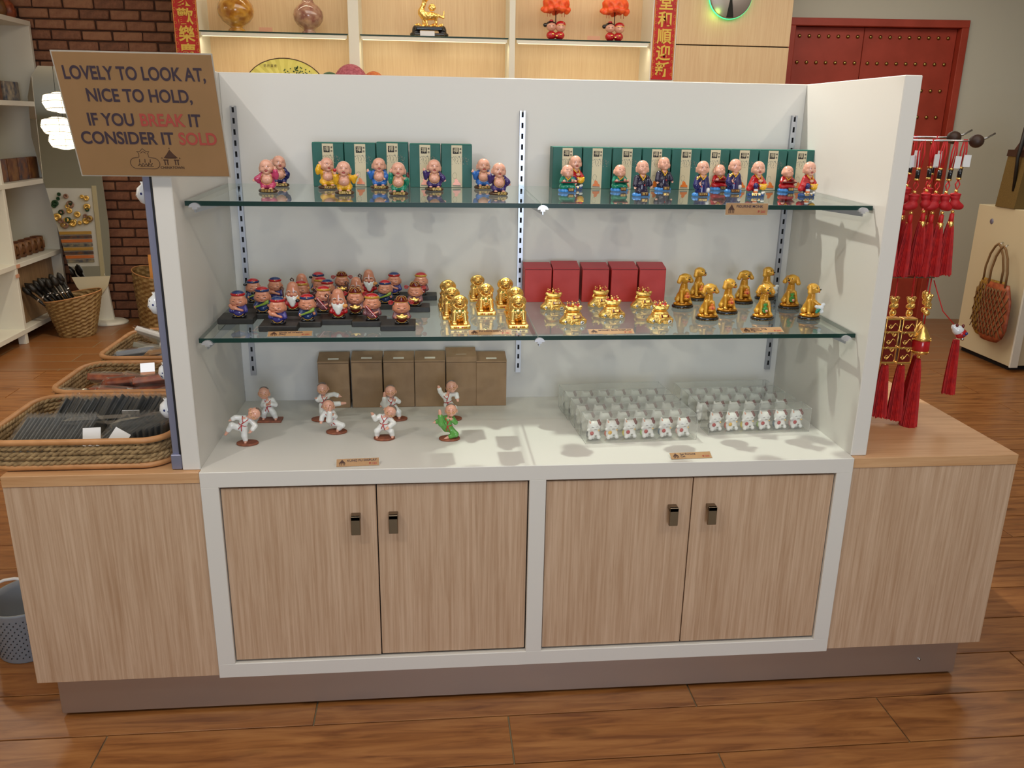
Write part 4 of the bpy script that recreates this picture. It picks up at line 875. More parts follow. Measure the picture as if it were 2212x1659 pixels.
GODS = [('A', 'fruit', -.700, .180), ('A', 'flute', -.626, .212), ('A', 'elder', -.545, .244), ('A', 'tablet', -.450, .218), ('A', 'ingot', -.368, .175),
 ('B', 'fruit', -.821, .260), ('B', 'flute', -.765, .313), ('B', 'elder', -.684, .345), ('B', 'tablet', -.594, .322), ('B', 'ingot', -.502, .292),
 ('C', 'flute', -.818, .455), ('C', 'fruit', -.757, .478), ('C', 'elder', -.680, .495), ('C', 'tablet', -.622, .478), 
 ('D', 'tablet', -.672, .420), ('D', 'fruit', -.597, .440), ('D', 'elder', -.511, .440), ('D', 'flute', -.424, .430), ('D', 'ingot', -.333, .395),
 ('E', 'flute', -.638, .560), ('E', 'ingot', -.565, .558), ('E', 'elder', -.482, .563), ('E', 'fruit', -.402, .558), ('E', 'tablet', -.318, .553)]
for st, kd, x, y in GODS:
    hz = .017
    place(KGOD[kd], 'god_figurine', '%s, %s' % (LG[kd], SG[st]), 'figurine', (x, y, shelf_z(2, x, y)+hz), RNG.uniform(-.12, .12)+(.35 if (st, kd) in (('C', 'flute'),) else 0)+(-.3 if (st, kd) == ('D', 'ingot') else 0), 'folk god figurines on stepped stands', scale=(1.14, 1.05, 1.06) if st in 'AB' else (1.08, 1, 1.0))
def stand(blocks, lab, hz=.0165):
    y0 = min(b[2] for b in blocks); x0 = blocks[0][0]; z0 = shelf_z(2, 0, y0); t = tag(empty('stepped_stand', (x0, y0, z0), rx=math.atan(.015)), lab, 'stand', 'black stepped figurine stands')
    b = MB()
    for (a, c, f, g) in blocks: b.bbox(a-x0, c-x0, f-y0, g-y0, .0003, hz, .002)
    b.build('step', ['stand_black'], t)
S_ = [((-.749, -.646, .146, .232), (-.690, -.588, .190, .262), (-.600, -.494, .215, .290), (-.506, -.412, .190, .262), (-.425, -.330, .143, .225)),
      ((-.876, -.778, .232, .310), (-.818, -.720, .290, .362), (-.735, -.640, .318, .388), (-.645, -.550, .294, .362), (-.555, -.455, .2655, .3345)),
      ((-.868, -.778, .428, .486), (-.790, -.722, .454, .507), (-.716, -.650, .470, .524), (-.648, -.602, .4515, .505)),
      ((-.702, -.645, .393, .451), (-.632, -.562, .413, .470), (-.550, -.470, .412, .468), (-.470, -.385, .403, .461), (-.385, -.290, .365, .425)),
      ((-.672, -.600, .532, .590), (-.602, -.528, .530, .590), (-.530, -.440, .534, .590), (-.442, -.362, .530, .590), (-.364, -.268, .526, .586))]
def join_steps(bl):
    out = list(bl)
    for a, b in zip(bl, bl[1:]):
        if b[0] > a[1]-.004: out.append((a[1]-.004, b[0]+.004, max(a[2], b[2])+.004, min(a[3], b[3])-.004))
    return out
for bl, lab in zip(S_, ('black zigzag stand at the very front holding five god figurines', 'black zigzag stand at the left holding five god figurines', 'black zigzag stand at the back left, mostly hidden by figurines', 'black zigzag stand at mid depth on the right of the figurine crowd', 'black zigzag stand against the back panel')): stand(join_steps(bl), lab)
# ================================================================== gilt lions
def lion():
    o = [part('plinth', 'gold', [B(0, 2, 6, 29, 38, 6, 1.2)], 1.8, 1)]
    o.append(part('plinth/emblem', 'gold_rock', [CY(-14, -36, 6, 5, 1.2, 3, .5), CY(14, -36, 6, 5, 1.2, 3, .5)], 1.2, 1)); o.append(part('plinth/ruby', 'red', [E(-6, -36, 6, 3.2, 1.4, 2), E(6, -36, 6, 3.2, 1.4, 2)], 1.0, 1))
    rg = random.Random(3); bd = [E(0, 12, 32, 23, 21, 22), E(0, -4, 46, 21, 18, 21, k=5), E(-18, 14, 22, 10, 15, 12), E(18, 14, 22, 10, 15, 12)]
    for s in (-1, 1): bd += [K((s*14, -14, 42), (s*16, -22, 18), 8.5, 7, k=3), E(s*16, -27, 16, 8, 8, 5, k=2)] + [E(s*15+i*3, -33, 14.5, 1.9, 2.4, 2.4, k=.8) for i in (-1.4, -.4, .6, 1.5)]
    for i in range(34): a = rg.uniform(0, 6.28); z = rg.uniform(18, 60); rr = 23 if z < 45 else 21; bd.append(E(rr*math.cos(a)*.95, 3+rr*.85*math.sin(a), z, rg.uniform(3.4, 5.2), k=1.4))
    o.append(part('body', 'gold', bd, 1.4, 2.4))
    hd = [E(0, -13, 76, 16, 15, 13), E(0, -26, 72.5, 11.5, 8, 6.5, k=3), E(0, -31, 77, 4, 3, 2.6, k=1), E(-7, -25, 85, 4.5, 4, 3.4, k=1.4), E(7, -25, 85, 4.5, 4, 3.4, k=1.4), NEG(E(0, -35, 70.5, 7, 8, 2.2)), E(0, -27, 66.5, 8, 6, 2.6, k=1)]
    for i in range(16): a = math.pi*(-.15+1.3*i/15); hd.append(E(16*math.cos(a), -12, 76+13*math.sin(a), 4.2, k=1.4)); hd.append(E(20*math.cos(a), -3, 71+17*math.sin(a)*.85, 5.2, k=1.4))
    for s in (-1, 1): hd += [E(s*16, -14, 62, 5, k=1.4), E(s*11, -19, 58, 5, k=1.4), E(s*4, -21, 56, 4.4, k=1.4)]
    o.append(part('head', 'gold', hd, 1.3, 2, floor=False))
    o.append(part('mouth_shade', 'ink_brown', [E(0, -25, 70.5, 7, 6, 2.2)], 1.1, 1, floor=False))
    o.append(lines('saddle_band', 'gold_text', [[(-17, -14, 52), (-12, -20, 44), (-5, -23, 38), (0, -23.5, 36), (5, -23, 38), (12, -20, 44), (17, -14, 52)], [(-17, -16, 46), (-8, -23, 34), (0, -24.5, 30), (8, -23, 34), (17, -16, 46)]], 1.2))
    o.append(part('red_gem', 'red', [E(-19, -12, 42, 4, 4, 5), E(19, -12, 42, 4, 4, 5)], 1.2, 1, floor=False)); o.append(part('green_gem', 'green_leaf', [E(-9, -21, 50, 4, 2, 1.6), E(9, -21, 50, 4, 2, 1.6), E(0, -24, 41, 2.4, 1.6, 2)], 1.1, 1, floor=False)); return o
KL = lion()
for x, y, rz, w in ((-.209, .192, .06, 'front one of the left column'), (-.228, .300, .06, 'middle one of the left column'), (-.236, .408, .06, 'rear one of the left column'), (-.126, .352, .05, 'front one of the middle column'), (-.140, .535, .05, 'rear one of the middle column'),
                     (-.046, .194, .02, 'front one of the right column'), (-.043, .300, .02, 'middle one of the right column'), (-.060, .440, .04, 'rear one of the right column')):
    place(KL, 'gold_lion', 'shiny gilt guardian lion on a square plinth, %s' % w, 'figurine', (x, y, shelf_z(2, x, y)+.0003), rz, 'gilt guardian lions on the lower shelf', scale=(.98, .95, 1.0) if y < .5 else .9, rx=.015)
# ================================================================== gilt money bags
def bag():
    rg = random.Random(9); bd = [E(0, 0, 12, 31, 24, 14), E(0, 2, 26, 22, 18, 13, k=6), E(-24, -4, 8, 11, 13, 8), E(24, -2, 8, 11, 13, 8)]
    for i in range(26): a = rg.uniform(0, 6.28); bd.append(E(31*math.cos(a), 23*math.sin(a), rg.uniform(3, 10), rg.uniform(3, 5), k=1))
    o = [part('bag', 'gold', bd, 1.4, 3)]
    cn = [TO(-17, -20, 17, 5.5, 1.7, (70, 0, -25)), TO(-9, -24, 6, 4, 1.4, (75, 0, 0)), TO(4, -26, 6, 3.6, 1.3, (80, 0, 0)), TO(10, -26, 5, 3, 1.2, (80, 0, 0)), E(-17, -20, 17, 4.6, 1.6, 4.6), CY(24, -14, 14, 5, 5, 1.4, .6), CY(-26, -10, 12, 5, 5, 1.4, .6)]
    o.append(part('coins', 'gold_text', cn, 1.1, .6))
    o.append(part('ribbon', 'gold', [B(5, -19, 23, 13, 2.2, 6, 1.2, (-25, 0, 8))], 1.2, 1, floor=False)); o.append(part('ribbon/panel', 'darkred', [B(5, -20.6, 23.6, 11, 1.4, 4.4, .8, (-25, 0, 8))], 1.1, 1, floor=False))
    o.append(letters('ribbon/lettering', 'gold_text', '\u62db\u8d22', 7, (5, -22.6, 23.4), -25, .03))
    o.append(part('bowl', 'gold', [E(0, -2, 42, 20, 14, 8.5), E(-18, -2, 49, 5, 6, 4, k=5), E(18, -2, 49, 5, 6, 4, k=5), TO(0, -2, 48, 13, 2.4, None, .75), NEG(E(0, -3, 51, 12, 9, 6))], 1.3, 2, floor=False))
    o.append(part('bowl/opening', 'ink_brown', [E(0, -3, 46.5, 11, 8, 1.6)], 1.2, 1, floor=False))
    cr = []
    for i, a in enumerate((-.1, .45, 1.0, 1.57, 2.14, 2.7, 3.25)): x = 15*math.cos(a); y = 2+9*math.sin(a); cr.append(K((x*.9, y, 48), (x, y+1, 55+(i % 2)*4), 4, 1.2, k=1))
    o.append(part('crown_spikes', 'red', cr, 1.1, 1, floor=False)); o.append(part('crown_tips', 'gold', [E(15*math.cos(a), 3+9*math.sin(a), 57+(i % 2)*4, 2.2) for i, a in enumerate((-.1, .45, 1.0, 1.57, 2.14, 2.7, 3.25))] + [E(0, 4, 54, 4, 3, 6), E(-20, -3, 38, 3), E(-22, -4, 33, 3.4)], 1.1, 1, floor=False))
    o.append(part('crystal', 'silver', [E(17, -25, 8, 5, 2.6, 5), E(-23, -21, 10, 4.5, 2, 4.5)], 1.1, 1)); o.append(lines('crystal/setting', 'white', [[(17+4.6*math.cos(a), -27.2, 8+4.6*math.sin(a)) for a in [i*.628 for i in range(11)]]], .7)); return o
KBG = bag()
for x, y, rz, w in ((.086, .405, .1, 'leftmost of the rear three'), (.117, .222, .12, 'leftmost of the front three'), (.239, .440, .1, 'middle of the rear three'), (.246, .296, .12, 'middle of the front three'), (.370, .420, .12, 'rightmost of the rear three'), (.373, .228, .12, 'rightmost of the front three')):
    place(KBG, 'gold_money_bag', 'gilt money bag ornament with red spiked crown and coins, %s' % w, 'ornament', (x, y, shelf_z(2, x, y)+.0003), rz, 'gilt money bags on the lower shelf', scale=(1.16, 1.08, 1.0), rx=.015)
# ================================================================== golden puppies
def dog(yaw, load, mirror=False):
    sg = -1 if mirror else 1
    o = [part('base', 'black', [CY(0, 2, 5, 31, 24, 5, 2.5)], 1.6, 1), lines('base/rim', 'inkgold', [[(30.6*math.cos(a), 2+23.6*math.sin(a), 3) for a in [i*.26 for i in range(25)]]], .6)]
    rg = random.Random(6); rk = [E(0, 3, 13, 27, 20, 8)]
    for i in range(22): a = rg.uniform(0, 6.28); rk.append(E(rg.uniform(14, 26)*math.cos(a), 3+rg.uniform(12, 18)*math.sin(a), rg.uniform(11, 20), rg.uniform(3.5, 6), rg.uniform(3, 5), rg.uniform(2.5, 4), k=1.4))
    o.append(part('rocks', 'gold_rock', rk, 1.5, 2))
    bd = [E(0, 9, 34, 18, 16, 18), E(-15*sg, 6, 26, 8, 12, 9), E(14*sg, 8, 26, 7, 11, 9), K((0, 5, 45), (0, 1, 76), 14, 9.5, k=5), K((-9*sg, -7, 56), (-10*sg, -15, 26), 5.5, 4.5), E(-10*sg, -18, 22, 5.5, 6.5, 4, k=2), K((9*sg, -7, 56), (14*sg, -12, 28), 5.2, 4.5), E(15*sg, -15, 23, 5.5, 6.5, 4, k=2)]
    for s in (-10*sg, 15*sg): bd += [E(s+i*2.6, -23, 21.5, 1.5, 2, 2, k=.6) for i in (-1.1, 0, 1.1)]
    o.append(part('body', 'gold_dog', bd, 1.4, 4))
    M = Matrix.Translation((0, -1, 95)) @ Matrix.Rotation(yaw, 4, 'Z') @ Matrix.Rotation(-.08, 4, 'X')
    hd = [E(0, 0, 3, 16.5, 15, 14), E(0, -13, -3, 8, 9, 6.8, k=5), E(0, -10, -8, 6, 7, 4, k=2), E(0, -1, -8, 10, 9, 8, k=5)]
    for s in (-1, 1): hd += [K((s*14, 0, 8), (s*20, -2, -9), 4.6, 6.6, k=2), E(s*6, -11, 6, 4, 3.4, 3, k=3)]
    o.append(part('head', 'gold_dog', hd, 1.3, 3, M, floor=False))
    b = MB(); b.ball((0, -.0222, -.0005), (.0032, .0022, .0024), 8); b.ball((-.0058, -.0150, .0042), (.0017, .0012, .0020), 8); b.ball((.0058, -.0150, .0042), (.0017, .0012, .0020), 8); me = b.mesh('face', 'black'); me.transform(mmM(M)); o.append(('head/face', me))
    b = MB(); b.ball((0, -.0185, -.0085), (.0026, .0022, .0022), 8); me = b.mesh('tongue', 'red'); me.transform(mmM(M)); o.append(('head/tongue', me))
    if load == 'fruit':
        o.append(part('bowl', 'gold_rock', [E(4*sg, -18, 33, 10, 7, 6)], 1.2, 1)); o.append(part('fruit', 'orange', [E(1*sg, -19, 41, 5.5, 5, 6), E(8*sg, -19, 41, 5.5, 5, 6), E(4.5*sg, -18, 50, 4.6, 4.2, 5), E(4*sg, -20, 38, 4, 4, 4)], 1.1, .8)); o.append(part('fruit_shade', 'red', [E(5*sg, -23, 40, 2.8, 1.6, 3.8)], 1, 1))
    elif load == 'pine':
        lf = [E(-2*sg, -18, 38, 6, 5, 9)]
        for i in range(9): a = i*.7; lf.append(K((-2*sg, -19, 47), (-2*sg+6*math.cos(a), -20, 52+5*math.sin(a)), 2, 1, k=.8)); lf.append(E(-2*sg+6*math.cos(a), -21, 36+8*math.sin(a), 2.4, k=.6))
        o.append(part('pineapple', 'green_leaf', lf, 1.1, 1)); o.append(part('red_fruit', 'skin_pink', [E(1*sg, -23.5, 33, 4, 2.5, 4.4)], 1.1, 1))
    else:
        o.append(part('arm', 'gold_dog', [K((6*sg, -9, 56), (18*sg, -14, 48), 5, 4.6), E(20*sg, -15, 47, 5, 4.5, 4, k=2)], 1.3, 2)); o.append(part('white_ingot', 'porcelain', [E(19*sg, -16, 40, 11, 7, 9), E(27*sg, -16, 50, 6, 5, 5, k=4), E(24*sg, -15, 28, 7, 6, 7, k=4), E(8*sg, -18, 44, 5, 4, 5, k=4)], 1.3, 3)); o.append(part('green_flower', 'green', [E(11*sg, -23, 32, 6.5, 3, 6), E(8*sg, -24, 27, 4, 2.5, 3), E(15*sg, -24, 36, 4, 2.5, 3)], 1.1, 1))
    return o
KD = {('fruit', 0): dog(.25, 'fruit'), ('fruit', 1): dog(.55, 'fruit'), ('pine', 0): dog(.0, 'pine'), ('pine', 1): dog(-.75, 'pine'), ('ingot', 0): dog(.7, 'ingot')}
for kd, x, y, rz, w in ((('fruit', 0), .496, .415, .05, 'holding orange fruit, leftmost of the group'), (('fruit', 1), .575, .520, .05, 'holding orange fruit, rear one beside the red boxes'), (('fruit', 0), .524, .256, -.02, 'holding orange fruit, nearest the front edge'),
        (('fruit', 1), .608, .330, -.05, 'holding orange fruit, half behind the frontmost one'), (('fruit', 0), .708, .468, -.1, 'holding orange fruit, middle of the back row'), (('ingot', 0), .806, .528, -.05, 'with a white ingot, by the right metal strip'),
        (('pine', 0), .690, .252, -.05, 'facing ahead with a green pineapple, front row'), (('pine', 1), .832, .395, -.05, 'with a pineapple, looking left near the right panel'), (('ingot', 0), .836, .256, .0, 'with white ingot and green flower, at the right end')):
    place(KD[kd], 'golden_dog', 'golden puppy on a black base, %s' % w, 'figurine', (x, y, shelf_z(2, x, y)+.0003), rz, 'golden puppies on the lower shelf', scale=(1.10, 1.05, .97), rx=.015)
# ================================================================== martial arts boys
def kf(base, J, cloth='white', htilt=(0, 0, 0), sash=True, rect=False):
    """J: joints in mm. lf/rf feet, lk/rk knees, hip, chest, ls/rs shoulders, le/re elbows, lh/rh hands, head"""
    V_ = {k: Vector(v) for k, v in J.items()}; o = []
    if rect: o.append(part('base', 'terracotta_disc', [B(0, 0, 3, 36, 22, 3, .8)], 1.5, 1))
    else: o.append(part('base', 'terracotta_disc', [CY(base[0], base[1], 3, base[2]*1.55, base[3]*1.5, 3, 1)], 1.5, 1))
    c = [K(V_['hip'], V_['chest'], 12, 13, k=4), E(*V_['chest'], 15, 11, 10, k=4), E(*V_['hip'], 14, 11, 10, k=4)]; sk = []
    for s in 'lr':
        sh, el, hd = V_[s+'s'], V_[s+'e'], V_[s+'h']; kn, ft = V_[s+'k'], V_[s+'f']; h0 = V_['hip']+Vector((-6 if s == 'l' else 6, 0, -3))
        wr = el.lerp(hd, .62); an = kn.lerp(ft, .72)
        c += [K(sh, el, 7.6, 6.8, k=3), K(el, wr, 6.8, 7.2, k=2), K(h0, kn, 9.8, 8.8, k=4), K(kn, an, 8.6, 7.6, k=3)]
        d = (hd-el).normalized(); o.append(part('hand', 'skin', [K(wr, hd, 3.6, 3.4), E(*hd, 4.8, 4, 5, k=2)] + [K(hd+Vector((i*1.7, -2, 0)), hd+Vector((i*1.9, -2.4, 0))+d*6, 1.5, 1.3, k=.7) for i in (-1.3, -.4, .5, 1.4)] + [K(hd+Vector((-3 if s == 'r' else 3, -1, 0)), hd+Vector((-4.4 if s == 'r' else 4.4, -2, 1.6)), 1.3, 1.1, k=1)], 1.1, 1, floor=False))
        fd = (ft-kn).normalized(); flat = fd.z < -.6 and ft.z < 22
        toe = ft+(Vector((0, -8, -1.5)) if flat else fd*9+Vector((0, -1, 0)))
        o.append(part('foot', 'skin', [K(an, ft, 4.4, 4.4), K(ft, toe, 4.8, 4, k=2)] + [E(*(toe+Vector((i*1.7, -2, 0 if flat else 1)) + (Vector() if flat else fd*2)), 1.2, 1.4, 1.2, k=.6) for i in (-1.4, -.5, .4, 1.3)], 1.1, 1, floor=False))
    o.append(part('outfit', cloth, c, 1.4, 3, floor=False))
    hd = V_['head']; Mh = Matrix.Translation(hd) @ Euler([math.radians(a) for a in htilt]).to_matrix().to_4x4()
    nk = V_['chest'].lerp(hd, .45); o.append(part('neck', 'skin', [K(V_['chest']+Vector((0, -3, 5)), nk, 5.6, 4.8), E(*(V_['chest']+Vector((0, -8.4, 4.5))), 6, 4, 6.5, k=2)], 1.2, 1, floor=False))
    o += bald_head('head', hd, (16.8, 16.2, 17.6), 'smile', 'dot', htilt, 'skin', .8)
    o.append(part('head/shaved_crown', 'capgrey', [E(0, 2.2, 4.6, 15.9, 15.0, 13.9), NEG(B(0, 0, -8, 40, 40, 19, .1))], 1.2, .5, Mh, floor=False))
    gl = [[(s*6+4*math.cos(a), -16.9, -2.9+3*math.sin(a)) for a in [i*.785 for i in range(9)]] for s in (-1, 1)] + [[(-2, -17.4, -2.6), (2, -17.4, -2.6)]] + [[(s*10, -15.6, -2.2), (s*16, -6.5, -1), (s*17.2, 2, 0)] for s in (-1, 1)]
    o.append(lines('head/glasses', 'inkgold', gl, .5, Mh, 5))
    ch, hp = V_['chest'], V_['hip']; dn = (hp-ch).normalized(); sd = dn.cross(Vector((0, 1, 0))).normalized()*-1
    def fr(p, q, off): return tuple(ch + dn*p + sd*q*1.12 + Vector((0, -off*1.14, 0)))
    ln = [[fr(-9, -8, 4), fr(-4, -6, 9.5), fr(6, 0, 11.4), fr(12, 3, 11.6)], [fr(-9, 8, 4), fr(-4, 6, 9.5), fr(6, 0, 11.6)]]
    o.append(lines('collar', 'red', ln, 1.5))
    if sash:
        p = (hp-ch).length*.62
        o.append(lines('sash', 'red', [[fr(p, -11, 2), fr(p, -7, 9), fr(p, 0, 11.8), fr(p, 7, 9), fr(p, 11, 2)], [fr(p, 1, 12), fr(p+8, -1, 13.5), fr(p+16, -4, 13)], [fr(p, 1, 12), fr(p+8, 4, 13.5), fr(p+14, 5, 13.5)]], 1.25))
    return o
KF = [
 ('boy in white kicking low on one leg, head tipped right, front left', -.815, .205, 0, dict(base=(0, 0, 20, 15), htilt=(10, 62, 0), J=dict(lf=(-52, -6, 40), rf=(-4, -2, 9), lk=(-38, -8, 60), rk=(-7, -2, 26), hip=(-12, 0, 52), chest=(-2, -1, 74), ls=(-15, -1, 80), rs=(13, -1, 74), le=(-27, -3, 82), re=(26, -4, 56), lh=(-38, -5, 76), rh=(14, -8, 42), head=(27, -3, 93)))),
 ('boy in white with folded hands on a rectangular base, far left', -.785, .400, 0, dict(base=(0, 0, 30, 17), rect=True, htilt=(4, 4, 0), J=dict(lf=(-20, 2, 9), rf=(18, -4, 9), lk=(-16, -3, 28), rk=(12, -6, 26), hip=(-4, 0, 42), chest=(-3, 0, 62), ls=(-14, 0, 68), rs=(10, 0, 68), le=(-19, -7, 54), re=(20, -7, 54), lh=(-4, -16, 57), rh=(4, -16, 61), head=(-13, -2, 92)))),
 ('boy in white with a wide side kick, behind the crouching one', -.626, .400, 0, dict(base=(-4, 0, 20, 15), htilt=(14, -12, 0), J=dict(lf=(-2, 0, 9), rf=(62, -6, 55), lk=(-1, -2, 28), rk=(30, -5, 52), hip=(6, 0, 50), chest=(9, 0, 72), ls=(-2, 0, 77), rs=(21, 0, 80), le=(-10, -5, 66), re=(38, -2, 84), lh=(-14, -9, 72), rh=(54, -5, 79), head=(5, -4, 104)))),
 ('boy in white kicking upwards past his face, middle front', -.572, .286, 0, dict(base=(0, 0, 20, 15), htilt=(2, 4, 0), J=dict(lf=(-13, -24, 80), rf=(4, -3, 9), lk=(-18, -20, 46), rk=(18, -5, 24), hip=(-8, 2, 32), chest=(-20, 3, 58), ls=(-31, 2, 63), rs=(-9, 2, 63), le=(-40, -4, 50), re=(-1, -5, 52), lh=(-42, -10, 40), rh=(-7, -13, 60), head=(-20, -1, 86)))),
 ('boy in white in a low stance with red sash, head leaning right', -.428, .226, 0, dict(base=(0, 0, 20, 15), htilt=(16, 38, 0), J=dict(lf=(-21, -2, 9), rf=(24, -2, 9), lk=(-20, -6, 27), rk=(20, -6, 26), hip=(-1, 0, 40), chest=(2, 0, 64), ls=(-11, 0, 70), rs=(15, 0, 66), le=(-24, -4, 62), re=(29, -5, 50), lh=(-31, -9, 80), rh=(11, -14, 38), head=(20, -3, 86)))),
 ('boy in white with one foot lifted beside his chin, rear middle', -.400, .392, 0, dict(base=(6, 0, 19, 14), htilt=(6, -4, 0), J=dict(lf=(-33, -12, 82), rf=(10, 0, 9), lk=(-34, -12, 52), rk=(8, -2, 26), hip=(-10, 0, 42), chest=(-14, 0, 64), ls=(-26, 0, 69), rs=(-2, 0, 69), le=(-38, -5, 58), re=(10, -4, 60), lh=(-42, -10, 52), rh=(-2, -14, 68), head=(-15, -2, 95)))),
 ('boy in white throwing one arm high, behind the green-suited one', -.226, .385, 0, dict(base=(2, 0, 19, 14), htilt=(6, -14, 0), J=dict(lf=(-2, 0, 9), rf=(6, -14, 38), lk=(-6, -2, 28), rk=(8, -14, 42), hip=(-10, 0, 50), chest=(-16, 0, 76), ls=(-28, 0, 80), rs=(-4, 0, 82), le=(-36, -4, 92), re=(14, -4, 84), lh=(-40, -8, 108), rh=(17, -12, 70), head=(-1, -3, 110)))),
 ('boy in green suit kicking up with one bare foot', -.238, .212, 0, dict(base=(0, 0, 20, 15), cloth='kf_green', htilt=(6, -4, 0), J=dict(lf=(-27, -16, 86), rf=(-3, -8, 9), lk=(-24, -14, 54), rk=(18, -8, 18), hip=(-4, 0, 36), chest=(-4, 0, 62), ls=(-15, 0, 66), rs=(9, 0, 66), le=(-28, -2, 58), re=(18, -7, 54), lh=(-40, -6, 56), rh=(5, -15, 68), head=(5, -2, 92))))]
for lab, x, y, rz, kw in KF: place(kf(**kw), 'martial_arts_figurine', 'martial arts '+lab, 'figurine', (x, y, ZT+.0002), rz, 'martial arts boys on the white base')
# ================================================================== lucky cats in clear boxes
def cat(simple=False):
    h = 1.5 if simple else 1.15
    bd = [E(0, 0, 9, 11.8, 9, 10), E(0, 0, 24, 12.6, 9.8, 10, k=4), K((-7.5, 0, 30), (-9.5, 0, 37), 4, 1.2, k=2), K((7.5, 0, 30), (9.5, 0, 37), 4, 1.2, k=2), E(-8, -6, 4, 4, 4, 4), E(8, -6, 4, 4, 4, 4), K((-9, -2, 16), (-12, -4, 19), 2.4, 2.6)]
    o = [part('body', 'white', bd, h, 2)]
    o.append(part('ear_patch', 'darkred', [K((7.5, -.4, 30.5), (9.6, -.4, 37.2), 4.3, 1.3), E(9, -2, 29, 4.4, 6, 4.4)], 1.1, 1, floor=False))
    o.append(part('cape', 'grey_cape', [E(0, 2.5, 8.5, 13.2, 8.6, 9.6)], 1.4, 1))
    if simple: return o
    o.append(part('ear_lining', 'skin_pink', [K((-7.6, -2.6, 31), (-9, -1.2, 35.5), 2, .8)], .9, 1, floor=False)); 
    b = MB(); b.lathe([(.0037, 0), (.0037, .0006)], n=14, M=Matrix.Translation((-.0062, -.0085, .0135)) @ RX); o.append(('red_disc', b.mesh('red_disc', 'red')))
    o.append(lines('face', 'ink_brown', [[(s*4.4-2-1, -9.5, 24.5), (s*4.4-1, -9.6, 25.8), (s*4.4+1, -9.4, 24.5)] for s in (-1, 1)] + [[(-2.6, -9.6, 20.8), (-1.3, -9.8, 19.9), (0, -9.9, 21), (1.3, -9.8, 19.9), (2.6, -9.6, 20.8)]], .34, n=4))
    o.append(part('bell', 'gold', [E(7.5, -7.4, 17.5, 1.7)], .8, 1)); b = MB(); b.box(-.0008, .0030, -.0093, -.0086, .0065, .0095).box(-.001, .0034, -.0093, -.0086, .0028, .0048); o.append(('print', b.mesh('print', 'print_grey'))); return o
resin('grey_cape', '54565A'); resin('cape_red', 'C86048'); resin('cape_yellow', 'D8C840'); resin('cape_green', 'A0C070'); resin('cape_blue', '5C7080'); resin('cape_pink', 'D8A8A0')
KC, KCS = cat(), cat(True); capes = ['grey_cape', 'cape_red', 'cape_yellow', 'cape_green', 'cape_blue', 'cape_pink']
def clear_box(w, d, h):
    b = MB(); t = .0005
    b.box(0, w, 0, d, .0002, h)
    e = MB(); r = .0007
    for y in (0, d):
        for z in (.0007, h): e.tube([(0, y, z), (w, y, z)], r, 4)
    for x in (0, w):
        for z in (.0007, h): e.tube([(x, 0, z), (x, d, z)], r, 4)
        for y in (0, d): e.tube([(x, y, 0), (x, y, h)], r, 4)
    s = MB().box(.004, w-.004, .006, d-.004, .0006, .0042)
    return [('shell', b.mesh('shell', 'clear_plastic')), ('folded_edge', e.mesh('folded_edge', 'plastic_edge')), ('inner_tray', s.mesh('inner_tray', 'clear_plastic'))]
glassm('plastic_edge', 'FFFFFF', 1.0, .2, .35)
KBX = clear_box(.336, .066, .0755); KBR = clear_box(.322, .066, .0745)
rowsL = [(.156, .150, 'frontmost of the left stack'), (.150, .219, 'second row of the left stack'), (.145, .288, 'third row of the left stack'), (.137, .357, 'fourth row of the left stack'), (.130, .426, 'rearmost row of the left stack')]
rowsR = [(.540, .202, 'frontmost of the right stack'), (.530, .300, 'second row of the right stack'), (.524, .369, 'third row of the right stack'), (.518, .438, 'rearmost row of the right stack')]
ordn = ('first', 'second', 'third', 'fourth', 'fifth', 'sixth')
for rws, KK, st in ((rowsL, KBX, 'left'), (rowsR, KBR, 'right')):
    for i, (x, y, w) in enumerate(rws):
        rz = .05
        t = place(KK, 'clear_box', 'clear plastic box of six lucky cats, %s' % w, 'box', (x, y, ZT+.0004), rz, 'clear boxes of lucky cats on the white base')
        for k in range(6):
            lx = .030+k*(.0545 if st == 'left' else .0520); px = x+lx*math.cos(rz)-.030*math.sin(rz); py = y+lx*math.sin(rz)+.030*math.cos(rz)
            c = place(KC if i == 0 else KCS, 'lucky_cat', 'white lucky cat with %s cape in the box %s' % (('grey', 'red', 'yellow', 'green', 'blue', 'pink')[k], w), 'figurine', (px, py, ZT+.0050), rz+.12, 'lucky cats in clear boxes', {'cape': capes[k], **({'red_disc': 'yellow'} if k == 1 else {})}, (1.62, 1.5, 1.62))
# ================================================================== left of the island: trays, bin, wall shelving, mirror, baskets
def rrect(x0, x1, y0, y1, r, z, n=5, wob=0, step=None):
    pts = []
    for cx, cy, a0 in ((x1-r, y0+r, -90), (x1-r, y1-r, 0), (x0+r, y1-r, 90), (x0+r, y0+r, 180)):
        for i in range(n+1): a = math.radians(a0+90*i/n); pts.append(Vector((cx+r*math.cos(a), cy+r*math.sin(a), z)))
    if step:
        out = []; k = len(pts)
        for i in range(k):
            a, b = pts[i], pts[(i+1) % k]; m = max(1, int((b-a).length/step))
            out += [a.lerp(b, j/m) for j in range(m)]
        pts = out
    return pts
def rope_ring(b, x0, x1, y0, y1, r, z, rad, ph, tw=.030):
    base = rrect(x0, x1, y0, y1, r, z, 6, step=.007); s = 0; k = len(base)
    for st in range(2):
        pts = []; s = 0
        for i, p in enumerate(base):
            q = base[(i+1) % k]; d = (q-p).normalized(); nrm = Vector((d.y, -d.x, 0)); a = 2*math.pi*s/tw + math.pi*st + ph
            pts.append(p + nrm*math.cos(a)*rad*.62 + Vector((0, 0, 1))*math.sin(a)*rad*.62 + Vector((0, 0, .0022*math.sin(s*18+ph*3)))); s += (q-p).length
        b.tube(pts, rad, 5, closed=True)
